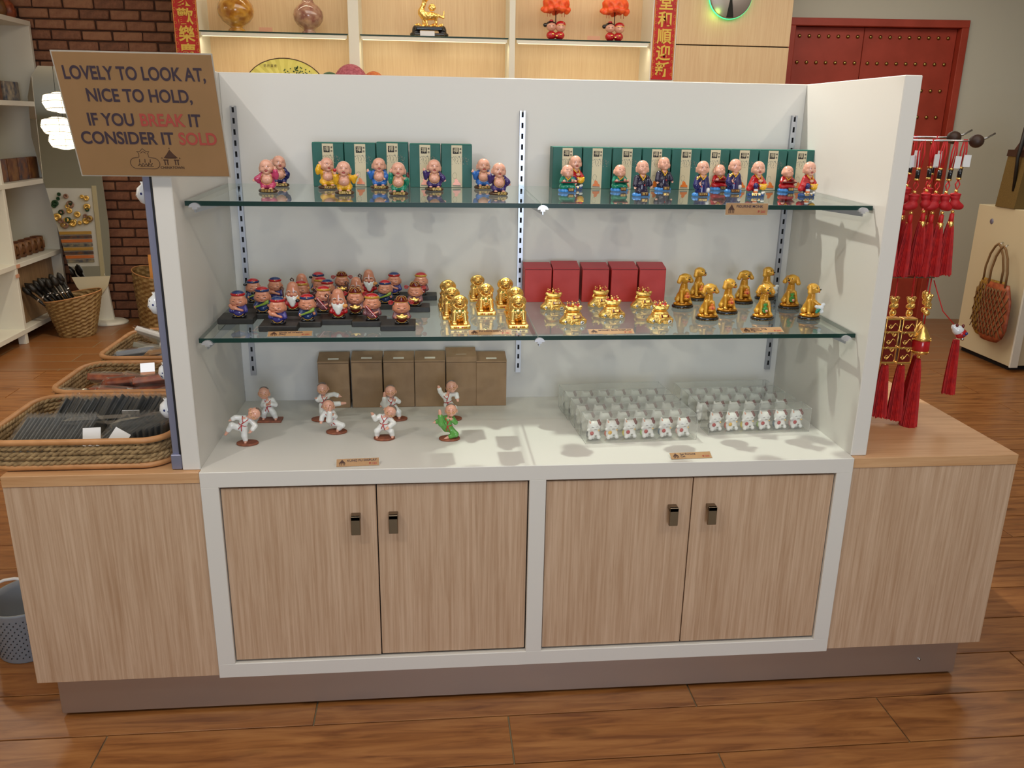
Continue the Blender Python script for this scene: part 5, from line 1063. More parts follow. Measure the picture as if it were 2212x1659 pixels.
def tray(x0, x1, y0, y1, lab, h=.088):
    t = tag(empty('wicker_tray', ((x0+x1)/2, (y0+y1)/2, .7690)), lab, 'tray', 'wicker trays in a row on the left end cabinet'); cx, cy = (x0+x1)/2, (y0+y1)/2; X0, X1, Y0, Y1 = x0-cx, x1-cx, y0-cy, y1-cy
    MB().tube(rrect(X0, X1, Y0, Y1, .075, h-.008, 8), .0085, 8, closed=True).build('rim', ['rattan'], t)
    MB().tube(rrect(X0+.004, X1-.004, Y0+.004, Y1-.004, .07, .010, 8), .0085, 8, closed=True).build('base_rim', ['rattan'], t)
    b = MB()
    for i in range(5): rope_ring(b, X0+.004, X1-.004, Y0+.004, Y1-.004, .072, .0225+i*.0128, .0056, i*2.1+(i % 2)*1.2, .036)
    stuff(b.build('rope_weave', ['rope'], t))
    MB().box(X0+.02, X1-.02, Y0+.02, Y1-.02, .004, .012).build('tray_floor', ['rope'], t); return t
tray(-1.462, -.985, .038, .432, 'rope woven wicker tray nearest the front, full of dark packets')
tray(-1.462, -.985, .466, .805, 'rope woven wicker tray in the middle, holding reddish packets')
tray(-1.462, -.985, .860, 1.290, 'rope woven wicker tray farthest back, holding silvery packets')
def packet(w, h, t, col, wrap=True, seed=0):
    rg = random.Random(seed); b = MB()
    n = 4; vs = []; fs = []
    b.bbox(-w/2, w/2, -t/2, t/2, 0, h, min(t*.4, .002)); o = [('contents', b.mesh('contents', col))]
    if wrap:
        vs = []; fs = []; nx, nz = 7, 4
        for sd in (-1, 1):
            for i in range(nx+1):
                for k in range(nz+1): vs.append((-w*.56+w*1.12*i/nx, sd*(t*.75+rg.uniform(0, .004))*(1 if 0 < i < nx and 0 < k < nz else .25), -.002+(h+.012)*k/nz+rg.uniform(-.0015, .0015)))
        m = (nx+1)*(nz+1)
        for sd in (0, 1):
            for i in range(nx):
                for k in range(nz): a = sd*m+i*(nz+1)+k; fs.append((a, a+nz+1, a+nz+2, a+1))
        o.append(('wrapper', MB().raw(vs, fs).mesh('wrapper', 'plastic_wrap')))
    return o
KPK = [packet(.115, .052, .0035, 'bag_stuff', True, i) for i in range(3)]
def put(kit, lab, loc, rot, grp, cat='packet', nm='packet'):
    t = place(kit, nm, lab, cat, loc, 0, grp); t.rotation_euler = rot; return t
ON = ('first', 'second', 'third', 'fourth', 'fifth', 'sixth', 'seventh', 'eighth', 'ninth', 'tenth', 'eleventh', 'twelfth', 'thirteenth', 'fourteenth', 'fifteenth', 'sixteenth', 'seventeenth', 'eighteenth', 'nineteenth', 'twentieth', 'twenty-first', 'twenty-second', 'twenty-third', 'twenty-fourth')
g1 = 'dark wrapped packets in the front tray'
for i in range(22): put(KPK[i % 3], 'dark wrapped packet, %s from the left in the rear row of the front tray' % ON[i], (-1.355+i*.0155, .330+.012*math.sin(i*1.3), .800+(.008 if i in (9, 10, 14) else 0)), (.10, -.75, 1.1+.05*math.sin(i)), g1)
for i in range(18): put(KPK[i % 3], 'dark wrapped packet, %s from the left in the front left row' % ON[i], (-1.392+i*.0105, .165, .798), (.06, -.72, 1.05), g1)
for i in range(12): put(KPK[i % 3], 'dark wrapped packet, %s from the left in the right hand fan' % ON[i], (-1.150+i*.0120, .165+.002*i, .800), (.08, -.45+.05*i, .95+.04*i), g1)
KW = [packet(.17, .06, .012, 'plastic_white', True, 5), packet(.045, .05, .0012, 'paper_white', False, 6)]
put([KW[0][1]], 'loose clear wrapper lying across the middle of the front tray', (-1.225, .225, .842), (1.25, .1, .45), None, 'wrapper', 'plastic_wrapper')
put([KW[0][1]], 'loose clear wrapper at the right of the front tray', (-1.080, .205, .846), (1.1, -.1, .3), None, 'wrapper', 'plastic_wrapper')
for (x, y, z, rr), w in (((-1.150, .270, .842, (1.0, .1, .3)), 'propped in the middle of the front tray'), ((-1.190, .075, .822, (-.45, 0, .1)), 'upright at the front rim of the front tray'), ((-1.140, .085, .815, (-.5, .5, -.2)), 'tilted beside the upright one at the front rim')): put(KW[1], 'small white paper card %s' % w, (x, y, z), rr, 'white cards in the front tray', 'card', 'paper_card')
KR = [packet(.12, .07, .022, 'candy_red', True, 20+i) for i in range(4)]
for i in range(20):
    L = i//10; j = i % 10
    put(KR[i % 4], 'reddish snack packet, %s from the left in the %s layer of the middle tray' % (ON[j], ('lower', 'upper')[L]), (-1.385+.038*j+.012*L, .61+.07*((j*5) % 3-1), .790+.030*L+.006*(j % 2)), (1.15+.2*math.sin(i*2), .1*math.cos(i), .6*math.sin(i*1.7)), 'reddish snack packets in the middle tray')
put([('mirror_card', MB().bbox(-.022, .022, 0, .0012, 0, .034, .0003).mesh('mirror_card', 'chrome')), ('card', MB().bbox(-.022, .022, 0, .0012, -.026, 0, .0003).mesh('card', 'tag_pink'))], 'small shiny card packet standing out in the middle tray', (-1.215, .640, .862), (-.75, 0, .25), None, 'packet', 'card_packet')
KS = [packet(.13, .075, .02, m, True, 30+i) for i, m in enumerate(('plastic_white', 'print_grey', 'kraft', 'plastic_grey'))] + [packet(.09, .055, .022, 'yellow', True, 40), packet(.08, .055, .022, 'red', True, 41)]
for i in range(22):
    L = i//11; j = i % 11; k = 4 if i == 19 else 5 if i == 20 else i % 4
    put(KS[k], 'wrapped %s packet, %s from the left in the %s layer of the farthest tray' % (('white', 'grey', 'brown', 'pale grey', 'yellow', 'red')[k], ON[j], ('lower', 'upper')[L]), (-1.375+.034*j, 1.07+.11*((j*2) % 3-1)-(.12 if i in (19, 20) else 0), .790+.032*L+.006*(j % 2)), (1.0+.25*math.sin(i*2), .15*math.cos(i), .7*math.sin(i*1.9)), 'wrapped packets in the farthest tray')
# porcelain pieces hanging from the panel edge
def porcelain(s):
    return [('bead', MB().lathe([(.0001, -.03*s), (.014*s, -.024*s), (.024*s, -.006*s), (.020*s, .012*s), (.009*s, .022*s), (.011*s, .028*s)], n=20).mesh('bead', 'porcelain_blue')),
            ('cord', MB().tube([(0, 0, .026*s), (0, 0, .075)], .0008, 5).mesh('cord', 'ink_brown')), ('hook', MB().tube([(0, 0, .074), (.012, 0, .078), (.032, 0, .078)], .0012, 6).mesh('hook', 'chrome'))]
for (x, z, s), w in (((-1.000, 1.478, 1.0), 'highest, just below the sign'), ((-1.001, 1.195, 1.05), 'second from the top'), ((-.9985, 1.010, .85), 'third from the top'), ((-1.003, .905, 1.0), 'lowest, just above the front tray')):
    place(porcelain(s), 'porcelain_ornament', 'blue and white porcelain ornament hanging outside the left panel, %s' % w, 'ornament', (x, .14, z), 0, 'porcelain ornaments on the left panel')
# grey perforated bin on the floor
bn = tag(empty('plastic_bin', (-1.60, .42, 0)), 'grey perforated plastic bin with white handle on the floor at far left', 'bin')
b = MB(); b.lathe([(.095, 0), (.098, .004), (.108, .17), (.112, .18), (.106, .18), (.100, .16), (.090, .008)], n=32, sx=1, sy=1.15); b.build('body', ['plastic_grey'], bn)
b = MB()
for k in range(13):
    for j in range(36):
        a = 2*math.pi*(j+.5*(k % 2))/36; z = .022+k*.011; r = .0995+z*.058; b.ball((r*math.cos(a), 1.15*r*math.sin(a), z), (.0022, .0022, .0022), 5)
stuff(b.build('perforations', ['strip_slot'], bn))
MB().tube([(.1*math.cos(a), -.05, .185+.085*math.sin(a)) for a in [math.pi*i/10 for i in range(11)]], .005, 8).build('handle', ['plastic_white'], bn)
# ------------------------------------------------------------------ white shelving along the left wall
ws = tag(empty('wall_shelving', (0, 0, 0)), 'white open shelving unit along the left wall', 'shelving'); XF = -3.34
MB().box(-3.795, -3.775, 2.9, 5.23, .09, 2.33).build('back_panel', ['white_shelf'], ws)
for y in (2.9, 4.40, 5.21): MB().bbox(-3.795, XF, y, y+.035, .08, 2.315, .002).build('upright', ['white_shelf'], ws)
for z in (2.35, 1.760, 1.180, .605, .115): MB().bbox(-3.79, XF+.002, 2.9, 5.245, z-.036, z, .002).build('shelf', ['white_shelf'], ws)
for z, y0, y1 in ((.36, 4.436, 5.208),): MB().bbox(-3.44, -3.42, y0, y1, .116, .568, .002).build('wood_panel', ['cabinet_brown'], ws)
for y in (3.0, 4.40, 5.19): MB().bbox(XF-.06, XF-.005, y, y+.045, 0, .08, .002).build('leg', ['white_shelf'], ws)
for (y, z), w in (((4.55, 2.333), 0), ((4.42, 1.742), 1), ((4.415, .588), 2), ((4.38, .52), 3)): MB().box(XF+.003, XF+.006, y, y+.055, z-.014, z+.012).build('price_strip', ['tag_pink'], ws)
def block(w, d, h, m): return [('block', MB().bbox(0, d, 0, w, 0, h, .004).mesh('block', m))]
for (y, w, h, m, z), lab in (((4.60, .22, .15, 'art_mix2', 1.760), 'painted art block, left one on the second shelf'), ((4.86, .24, .14, 'art_blue', 1.760), 'bluish painted art block, right one on the second shelf')): place(block(w, .04, h, m), 'art_block', lab+' of the wall shelving', 'ornament', (-3.47, y, z), 0, 'painted blocks on the second shelf')
for i in range(4): place(block(.155, .04, .165, ('art_mix', 'art_mix2', 'art_mix', 'art_mix2')[i]), 'art_block', 'carved dark picture block, %s on the third wall shelf' % ('leftmost', 'second', 'third', 'rightmost')[i], 'ornament', (-3.45, 4.52+i*.17, 1.180), 0, 'picture blocks on the third shelf')
KMU = [('mug', MB().lathe([(.030, 0), (.045, .006), (.047, .12), (.043, .12), (.040, .012)], n=20).mesh('mug', 'art_mix2')), ('handle', MB().tube([(.046, 0, .10), (.075, 0, .09), (.075, 0, .04), (.046, 0, .03)], .007, 8).mesh('handle', 'art_mix2'))]
for i in range(6): place(KMU, 'wooden_mug', 'brown wooden mug, %s of the six on the low wall shelf' % ('leftmost', 'second', 'third', 'fourth', 'fifth', 'rightmost')[i], 'mug', (-3.46, 4.56+i*.105, .605), -.5, 'wooden mugs on the low shelf')
for i in range(4): place([('body', MB().lathe([(.04, 0), (.06, .05), (.045, .11), (.02, .14), (.03, .16)], n=16).mesh('body', ('art_blue', 'plastic_grey', 'art_mix2', 'candy_red')[i]))], 'small_vase', 'small %s vase on top of the wall shelving' % ('blue', 'grey', 'brown', 'reddish')[i], 'vase', (-3.46, 4.72+i*.15, 2.35), 0, 'small vases on the wall shelving top')
# ------------------------------------------------------------------ mirror on a stand
mi = tag(empty('standing_mirror', (-2.985, 5.10, 0)), 'tall rounded standing mirror on a white foot before the brick wall', 'mirror')
MB().lathe([(.155, 0), (.155, .014), (.13, .026), (.10, .030), (.06, .032)], n=32, sy=.85).build('foot', ['white_shelf'], mi)
MB().prism([(-.15, .03), (.05, .03), (.02, .42), (-.10, .42)], -.012, .012).build('post', ['white_shelf'], mi)
PL = [(.235, -.115, -.055), (.27, -.165, .0), (.32, -.195, .04), (.40, -.225, .065), (.6, -.255, .085), (.82, -.285, .095), (1.2, -.345, .085), (1.5, -.385, .055), (1.8, -.375, .0), (1.95, -.335, -.06), (2.03, -.28, -.12)]
poly = [(r_, z) for z, l, r_ in PL] + [(l, z) for z, l, r_ in reversed(PL)]
Mm = Matrix.Translation((0, -.045, 0)) @ Matrix.Rotation(.20, 4, 'Z') @ Matrix.Rotation(-.075, 4, 'X')
o = MB().prism(poly, .0, .014).build('backing', ['white_shelf'], mi); o.matrix_local = Mm
up_ = [q for q in poly if q[1] >= .40]; lo_ = [q for q in poly if q[1] <= .40]
o = MB().prism(up_, -.002, -.0003).build('mirror_glass', ['mirror'], mi); o.matrix_local = Mm
o = MB().prism(lo_, -.002, -.0003).build('cream_reflection', ['counter_cream'], mi); o.matrix_local = Mm  # flat cream panel in place of a reflection low in the mirror
# ------------------------------------------------------------------ woven baskets on the floor
def basket(h, r0, r1, sq=.35, tilt=.12):
    nr, nc = 22, 48; vs = []; fs = []
    def P_(i, j, ro=0):
        t = i/nr; a = 2*math.pi*j/nc; k = 1+sq*(1-t)*.28*abs(math.sin(2*a)); r = (r0+(r1-r0)*t)*k+ro+.004*(1 if (i+j//2) % 2 else -1)*(0 < i < nr)
        return (r*math.cos(a), r*math.sin(a)*.9, h*t*(1+tilt*math.cos(a)*t))
    b = MB()
    for ro in (0, -.006):
        vs = [P_(i, j, ro) for i in range(nr+1) for j in range(nc)]
        fs = [(i*nc+j, i*nc+(j+1) % nc, (i+1)*nc+(j+1) % nc, (i+1)*nc+j) for i in range(nr) for j in range(nc)]; b.raw(vs, fs)
    b.raw([P_(0, j) for j in range(nc)], [tuple(range(nc))])
    return b.mesh('weave', 'weave'), MB().tube([P_(nr, j, -.003) for j in range(nc)], .005, 6, closed=True).mesh('rim', 'rattan')
w_, r_ = basket(.315, .125, .215)
place([('weave', w_), ('rim', r_)], 'woven_basket', 'woven bamboo basket on the floor full of black brushes', 'basket', (-3.085, 4.70, .002), .1)
w_, r_ = basket(.44, .15, .185, .3, .08)
place([('weave', w_), ('rim', r_)], 'woven_basket', 'woven bamboo basket against the brick wall, half hidden by the left panel', 'basket', (-2.545, 5.02, .002), 2.6)
KBR = [('stick', MB().tube([(0, 0, 0), (0, 0, .26)], .005, 6).mesh('stick', 'rattan')), ('wrap', MB().tube([(0, 0, .10), (0, 0, .27)], [.010, .013], 8).mesh('wrap', 'dark_brush')), ('tuft', MB().lathe([(.012, .265), (.022, .29), (.020, .33), (.004, .35)], n=10).mesh('tuft', 'dark_brush')), ('band', MB().tube([(0, 0, .2), (0, 0, .215)], .0135, 8).mesh('band', 'silver'))]
rg = random.Random(12)
for i in range(15):
    t = place(KBR, 'brush', 'black brush in the floor basket, %s from the left in the %s row' % (ON[i % 5], ('front', 'middle', 'back')[i//5]), 'brush', (-3.15+.030*(i % 5), 4.60+.055*(i//5), .155+.012*(i % 3)), 0, 'black brushes in the floor basket'); t.rotation_euler = (rg.uniform(-.05, .15), -.80+.10*(i % 5)+rg.uniform(-.03, .03), 0)
place([('plank', MB().bbox(-.03, .03, -.008, .008, 0, .24, .002).mesh('plank', 'peach'))], 'wood_strip', 'pale wooden strip standing in the basket by the brick wall', 'board', (-2.525, 4.93, .36), 0)
# ------------------------------------------------------------------ what the mirror shows: lanterns and a board of trinkets
def lantern():
    pr = [(.05, -.16), (.17, -.13), (.21, -.05), (.19, .03), (.10, .06)]
    o = [('shade', MB().lathe(pr, n=24).mesh('shade', 'lamp_emit'))]; b = MB()
    for z, r in ((-.13, .172), (-.05, .213), (.03, .193)): b.tube([(r*math.cos(a), r*math.sin(a), z) for a in [i*.2618 for i in range(24)]], .004, 5, closed=True)
    for j in range(8): a = j*math.pi/4; b.tube([(r*1.01*math.cos(a), r*1.01*math.sin(a), z) for r, z in pr], .003, 4)
    o.append(('frame', b.mesh('frame', 'plain_black'))); o.append(('cord', MB().tube([(0, 0, .06), (0, 0, .9)], .003, 5).mesh('cord', 'plain_black'))); return o
KLN = lantern()
for (x, y, z), w in (((-3.06, 1.0, 2.47), 'nearest the mirror'), ((-3.10, .2, 2.30), 'second from the mirror'), ((-3.02, -1.0, 2.27), 'farthest from the mirror')): place(KLN, 'paper_lantern', 'glowing paper lantern seen only in the mirror, %s' % w, 'lamp', (x, y, z), 0, 'paper lanterns on the ceiling')
bd = tag(empty('trinket_board', (-2.93, -3.0, 0), .05), 'tall display board of round trinkets seen only in the mirror', 'board')
MB().bbox(-.42, .27, 0, .04, .45, 1.72, .004).build('board', ['plastic_white'], bd); MB().bbox(.27, .34, -.02, .06, 0, 1.76, .004).bbox(-.49, -.42, -.02, .06, 0, 1.76, .004).build('post', ['counter_cream'], bd)
rg = random.Random(8)
for i in range(30):
    x = rg.uniform(-.34, .20); z = rg.uniform(1.12, 1.64); r = rg.uniform(.025, .065); MB().lathe([(r, 0), (r, .02), (r*.4, .02), (r*.35, .005)], n=14, M=Matrix.Translation((x, .062, z)) @ Matrix.Rotation(-math.pi/2, 4, 'X')).build('trinket', [('green_dark', 'gold', 'vase_stone', 'gold')[i % 4]], bd)
for i in range(8): MB().bbox(-.32, .2, .041, .06, .52+i*.065, .57+i*.065, .003).build('bracelet_row', [('art_blue', 'orange', 'art_mix', 'inkgold')[i % 4]], bd)
# ================================================================== right of the island: hanging tassels and charms
def rod(x0, x1, y, z, lab, up_=True):
    t = tag(empty('hanging_rod', (x0, y, z)), lab, 'rod', 'metal rods on the right side panel'); L = x1-x0
    MB().tube([(0, 0, 0), (L, 0, 0), (L+.03, 0, .008), (L+.055, 0, .022)] if up_ else [(0, 0, 0), (L, 0, 0)], .0028, 8).build('rod', ['chrome'], t)
    if up_: MB().ball((L, -.003, 0), (.021, .019, .019), 14).build('ball_stop', ['leather_dark'], t)
    MB().bbox(-.0005, .003, -.012, .012, -.02, .02, .001).build('base_plate', ['chrome'], t)
rod(.9462, 1.276, .27, 1.632, 'front metal rod with a dark ball end on the right panel'); rod(.9462, 1.262, .36, 1.640, 'rear metal rod with a dark ball end on the right panel')
rod(.9462, 1.225, .28, 1.236, 'lower metal rod above the gold charms', False)
def tassel_part(z0, z1, r0=.008, r1=.024, mat='tassel_red', seed=0, name='tassel'):
    rg = random.Random(seed); n = 34; k = 7; b = MB(); vs = []
    for i in range(k+1):
        t = i/k; z = z0+(z1-z0)*t; r = r0+(r1-r0)*t**.7
        for j in range(n*2): a = math.pi*j/n; rr = r*(1 if j % 2 else .90)*(1+.06*math.sin(j*.9+seed)); vs.append((rr*math.cos(a)+.004*t*t*math.sin(seed), rr*math.sin(a), z+(rg.uniform(-.004, .004) if i == k else 0)))
    m = n*2; fs = [(i*m+j, i*m+(j+1) % m, (i+1)*m+(j+1) % m, (i+1)*m+j) for i in range(k) for j in range(m)] + [tuple(range(m)), tuple(k*m+j for j in reversed(range(m)))]
    b.raw(vs, fs, 0, False); return (name, b.mesh(name, mat))
def hanger(z0, kind, seed=0):
    """z=0 at the rod"""
    rg = random.Random(seed); o = []
    o.append(('cord_loop', MB().tube([(-.006, 0, -.075), (-.009, 0, -.03), (-.004, 0, .004), (.004, 0, .004), (.009, 0, -.03), (.006, 0, -.075)], .0022, 6).tube([(0, .003, -.075), (.003, .002, -.03), (0, 0, .004)], .002, 6).mesh('cord_loop', 'cord_red')))
    o.append(('black_knot', MB().tube([(0, 0, -.076), (0, 0, -.104)], .0065, 8).mesh('black_knot', 'black')))
    o.append(('gold_ring', MB().tube([(0, 0, -.072), (0, 0, -.077)], .0072, 8).mesh('gold_ring', 'gold'))); o.append(('gold_ring', MB().tube([(0, 0, -.103), (0, 0, -.108)], .0072, 8).mesh('gold_ring', 'gold')))
    o.append(('lower_loop', MB().tube([(0, 0, -.108), (-.007, 0, -.122), (0, 0, -.138), (.007, 0, -.122), (0, 0, -.108)], .002, 6).mesh('lower_loop', 'cord_red')))
    o.append(('gold_bead', MB().ball((0, 0, -.141), .0055, 10).ball((0, 0, -.200), .0055, 10).mesh('gold_bead', 'gold')))
    if kind == 'shoe': V, F = nets([E(0, 0, -158, 14, 12, 12), E(2, 0, -178, 17, 14, 14, k=6), E(15, 0, -184, 15, 12, 10, k=6), E(0, 0, -150, 16, 13, 5, k=3)], 1.8, 3, False, (.6, .9)); o.append(('pouch', np_mesh('pouch', V, F, 'cloth_red')))
    else: V, F = nets([B(0, 0, -168, 13, 8, 22, 6), E(-11, 0, -150, 5, k=4), E(11, 0, -150, 5, k=4), E(-11, 0, -186, 5, k=4), E(11, 0, -186, 5, k=4)], 1.8, 3, False, (1., .8)); o.append(('pouch', np_mesh('pouch', V, F, 'cloth_gold')))
    o.append(('tassel_cap', MB().tube([(0, 0, -.205), (0, 0, -.232)], [.0065, .0075], 8).mesh('tassel_cap', 'cord_red'))); o.append(('gold_thread', MB().tube([(0, -.002, -.228), (0, -.002, -.248)], .0085, 8).mesh('gold_thread', 'gold')))
    o.append(tassel_part(-.230, -.385, seed=seed))
    if kind == 'shoe' or seed % 2: o.append(('swing_tag', MB().bbox(-.003, .019, -.012, -.0114, -.072, -.038, .0002).mesh('swing_tag', 'paper_white')))
    return o
KS1, KS2 = [hanger(0, 'shoe', i) for i in (1, 2)], [hanger(0, 'pouch', i) for i in (3, 4)]
gt = 'red tassel charms on the upper rods'; hz = 1.632
for i, (k, x, y, rz, w) in enumerate(((KS1[0], 1.245, .27, 0, 'red shoe pouch charm, rightmost by the ball end'), (KS1[1], 1.185, .27, 3.1, 'red shoe pouch charm, second from the ball end'), (KS1[0], 1.215, .36, .3, 'red shoe pouch charm, right end of the rear rod'), (KS1[1], 1.118, .27, 2.9, 'red shoe pouch charm in the middle of the front rod'), (KS1[0], 1.145, .36, .1, 'red shoe pouch charm in the middle of the rear rod'),
        (KS2[0], 1.068, .27, .1, 'gold brown pouch charm, right one of the front pair'), (KS2[1], 1.026, .27, -.1, 'gold brown pouch charm, left one of the front pair'), (KS2[0], 1.080, .36, .2, 'gold brown pouch charm on the rear rod'), (KS2[1], .985, .30, .0, 'gold brown pouch charm tight against the right panel'), (KS1[1], 1.218, .27, .2, 'red shoe pouch charm, crowded beside the rightmost one'), (KS1[0], 1.150, .27, .4, 'red shoe pouch charm, third from the ball end'), (KS1[1], 1.095, .36, .1, 'red shoe pouch charm behind the yellow pouches'))):
    t = place(k, 'tassel_charm', 'hanging red tassel with %s' % w, 'charm', (x, y, hz+(.008 if y > .3 else 0)-(.004*(i % 2))), rz, gt); t.rotation_euler[1] = (.02, -.03, .04, -.02, .03, 0, .02, -.03, 0, .05, -.01, .02)[i]
def filigree(b, w, h, y, z, n=5):
    for i in range(n):
        zz = z+h*(i+.5)/n; s = 1 if i % 2 else -1; b.tube([(s*(-w*.4+w*.8*t), y, zz+h/n*.35*math.sin(t*6.28)) for t in [j/7 for j in range(8)]], .0016, 5); b.tube([(s*w*.2+.004*math.cos(a), y, zz+.004*math.sin(a)) for a in [j*.785 for j in range(9)]], .0013, 5)
def gold_lantern(seed):
    o = [('cord', MB().tube([(0, 0, 0), (0, 0, -.10)], .002, 6).mesh('cord', 'cord_red'))]
    V, F = nets([E(0, 0, -70, 12, 10, 12), E(-10, 0, -62, 6, 5, 6), E(10, 0, -62, 6, 5, 6), E(0, 0, -88, 14, 9, 8), E(-8, -5, -82, 4), E(8, -5, -82, 4), E(0, -8, -68, 5)], 1.8, 2.5, False, (1.2, .7)); o.append(('figure', np_mesh('figure', V, F, 'gold')))
    o.append(('bell_ring', MB().ball((0, 0, -.108), .008, 10).tube([(.010*math.cos(a), 0, -.108+.010*math.sin(a)) for a in [j*.628 for j in range(10)]], .002, 5, closed=True).mesh('bell_ring', 'gold')))
    o.append(('core', MB().bbox(-.020, .020, -.012, .012, -.262, -.125, .003).mesh('core', 'darkred'))); b = MB(); filigree(b, .036, .12, -.0135, -.255); filigree(b, .036, .12, .0135, -.255)
    for z in (-.125, -.166, -.215, -.262): b.bbox(-.0225, .0225, -.0145, .0145, z-.003, z+.003, .001)
    for x in (-.0215, .0215): b.tube([(x, -.013, -.125), (x, -.013, -.262)], .0016, 5)
    o.append(('filigree', b.mesh('filigree', 'gold'))); o.append(('tassel_cap', MB().ball((0, 0, -.27), .006, 8).mesh('tassel_cap', 'gold')))
    o.append(tassel_part(-.272, -.43-.01*(seed % 3), .010, .024, seed=seed)); return o
def red_lantern(seed):
    o = [('cord', MB().tube([(0, 0, 0), (0, 0, -.14)], .002, 6).mesh('cord', 'cord_red'))]
    V, F = nets([E(0, 0, -60, 11, 9, 16), E(-9, -3, -52, 5), E(9, -3, -52, 5), E(0, -5, -80, 11, 7, 10), E(-6, -8, -74, 4), E(6, -8, -88, 4), E(0, -4, -104, 10, 7, 9)], 1.8, 2.5, False, (1.2, .7)); o.append(('figure', np_mesh('figure', V, F, 'gold')))
    o.append(('roof', MB().lathe([(.030, -.188), (.026, -.180), (.018, -.166), (.008, -.150), (.002, -.142)], n=6).mesh('roof', 'gold')))
    o.append(('body', MB().lathe([(.026, -.222), (.028, -.216), (.028, -.192), (.026, -.188)], n=6).mesh('body', 'red'))); b = MB()
    for a in range(6): an = a*math.pi/3; b.ball((.029*math.cos(an), .029*math.sin(an), -.186), .003, 6).ball((.027*math.cos(an), .027*math.sin(an), -.223), .003, 6)
    b.lathe([(.024, -.230), (.027, -.222)], n=6); o.append(('gold_trim', b.mesh('gold_trim', 'gold'))); o.append(('gold_bead', MB().ball((0, 0, -.243), .006, 8).mesh('gold_bead', 'gold')))
    o.append(tassel_part(-.25, -.47+.02*seed, .007, .026, seed=seed+3)); return o
KG1, KG2 = [gold_lantern(i) for i in (1, 2)], [red_lantern(i) for i in (0, 2)]; gg = 'gold charms with red tassels on the lower rod'
for k, x, y, w in ((KG1[0], 1.012, .29, 'gold filigree lantern charm, leftmost against the right panel'), (KG1[1], 1.060, .31, 'gold filigree lantern charm, second from the right panel'), (KG1[0], 1.110, .28, 'gold filigree lantern charm, third from the right panel'), (KG1[1], 1.160, .275, 'gold filigree lantern charm, fourth from the right panel'), (KG2[0], 1.205, .262, 'red hexagonal lantern charm with gold roof, front one'), (KG2[1], 1.222, .305, 'red hexagonal lantern charm with gold roof, rear one')):
    place(k, 'lantern_charm', w, 'charm', (x, y, 1.236), .0, gg)
V, F = nets([E(0, 0, 0, 18, 14, 15), E(-14, 0, 10, 10, 8, 9, k=6)], 1.6, 4, False); V2, F2 = nets([E(12, 0, -10, 17, 15, 15), E(6, 0, -16, 12, 11, 10, k=5)], 1.6, 4, False)
place([('head', np_mesh('head', V, F, 'porcelain')), ('ear', MB().ball((-.010, -.006, .016), (.005, .004, .007), 8).ball((.010, -.006, .014), (.005, .004, .007), 8).mesh('ear', 'darkred')), ('body', np_mesh('body', V2, F2, 'red')), ('flower_print', MB().ball((.020, -.0145, -.008), (.005, .002, .005), 8).ball((.012, -.0155, -.014), (.003, .002, .003), 8).mesh('flower_print', 'blue_print')),
       ('cord', MB().tube([(-.014, 0, .016), (-.06, 0, .06), (-.105, 0, .155)], .0016, 6).mesh('cord', 'cord_red')), ('bead', MB().ball((.018, 0, -.028), .006, 8).mesh('bead', 'silver')), (lambda q: ('tassel', q[1]))(tassel_part(-.030, -.205, .009, .019, seed=2))],
      'cat_charm', 'white and red porcelain cat charm swinging out with a dark red tassel', 'charm', (1.330, .28, 1.072), 0, gg)
for x, y, w in ((1.150, .26, 'front'), (1.172, .30, 'rear')):
    place([('cord', MB().tube([(0, 0, 0), (0, 0, .12)], .0016, 6).mesh('cord', 'cord_red')), ('beads', MB().ball((0, 0, .105), .006, 8).tube([(0, 0, .098), (0, 0, .07)], .006, 8).ball((0, 0, .064), .006, 8).mesh('beads', 'silver'))], 'beaded_cord', 'red cord with silver beads hanging below the red tassels, %s one' % w, 'cord', (x, y, 1.19), 0, 'beaded cords')
# ------------------------------------------------------------------ cream counter with bags at far right
ct = tag(empty('cream_counter', (0, 0, 0)), 'cream counter standing on the floor at far right', 'counter')
MB().bbox(3.845, 3.865, 3.36, 4.02, .04, 1.13, .002).bbox(3.865, 4.9, 3.38, 4.02, .04, 1.13, .003).build('body', ['counter_cream'], ct); MB().bbox(3.840, 3.90, 3.345, 3.362, .035, 1.132, .002).build('edge_strip', ['white_shelf'], ct)
MB().box(3.88, 4.88, 3.42, 3.98, 0, .04).build('foot', ['dark_gap'], ct); MB().lathe([(.0001, .003), (.018, .003), (.021, 0)], n=16, M=Matrix.Translation((3.845, 3.84, 1.02)) @ Matrix.Rotation(-math.pi/2, 4, 'Y')).build('round_plug', ['blue_channel'], ct)
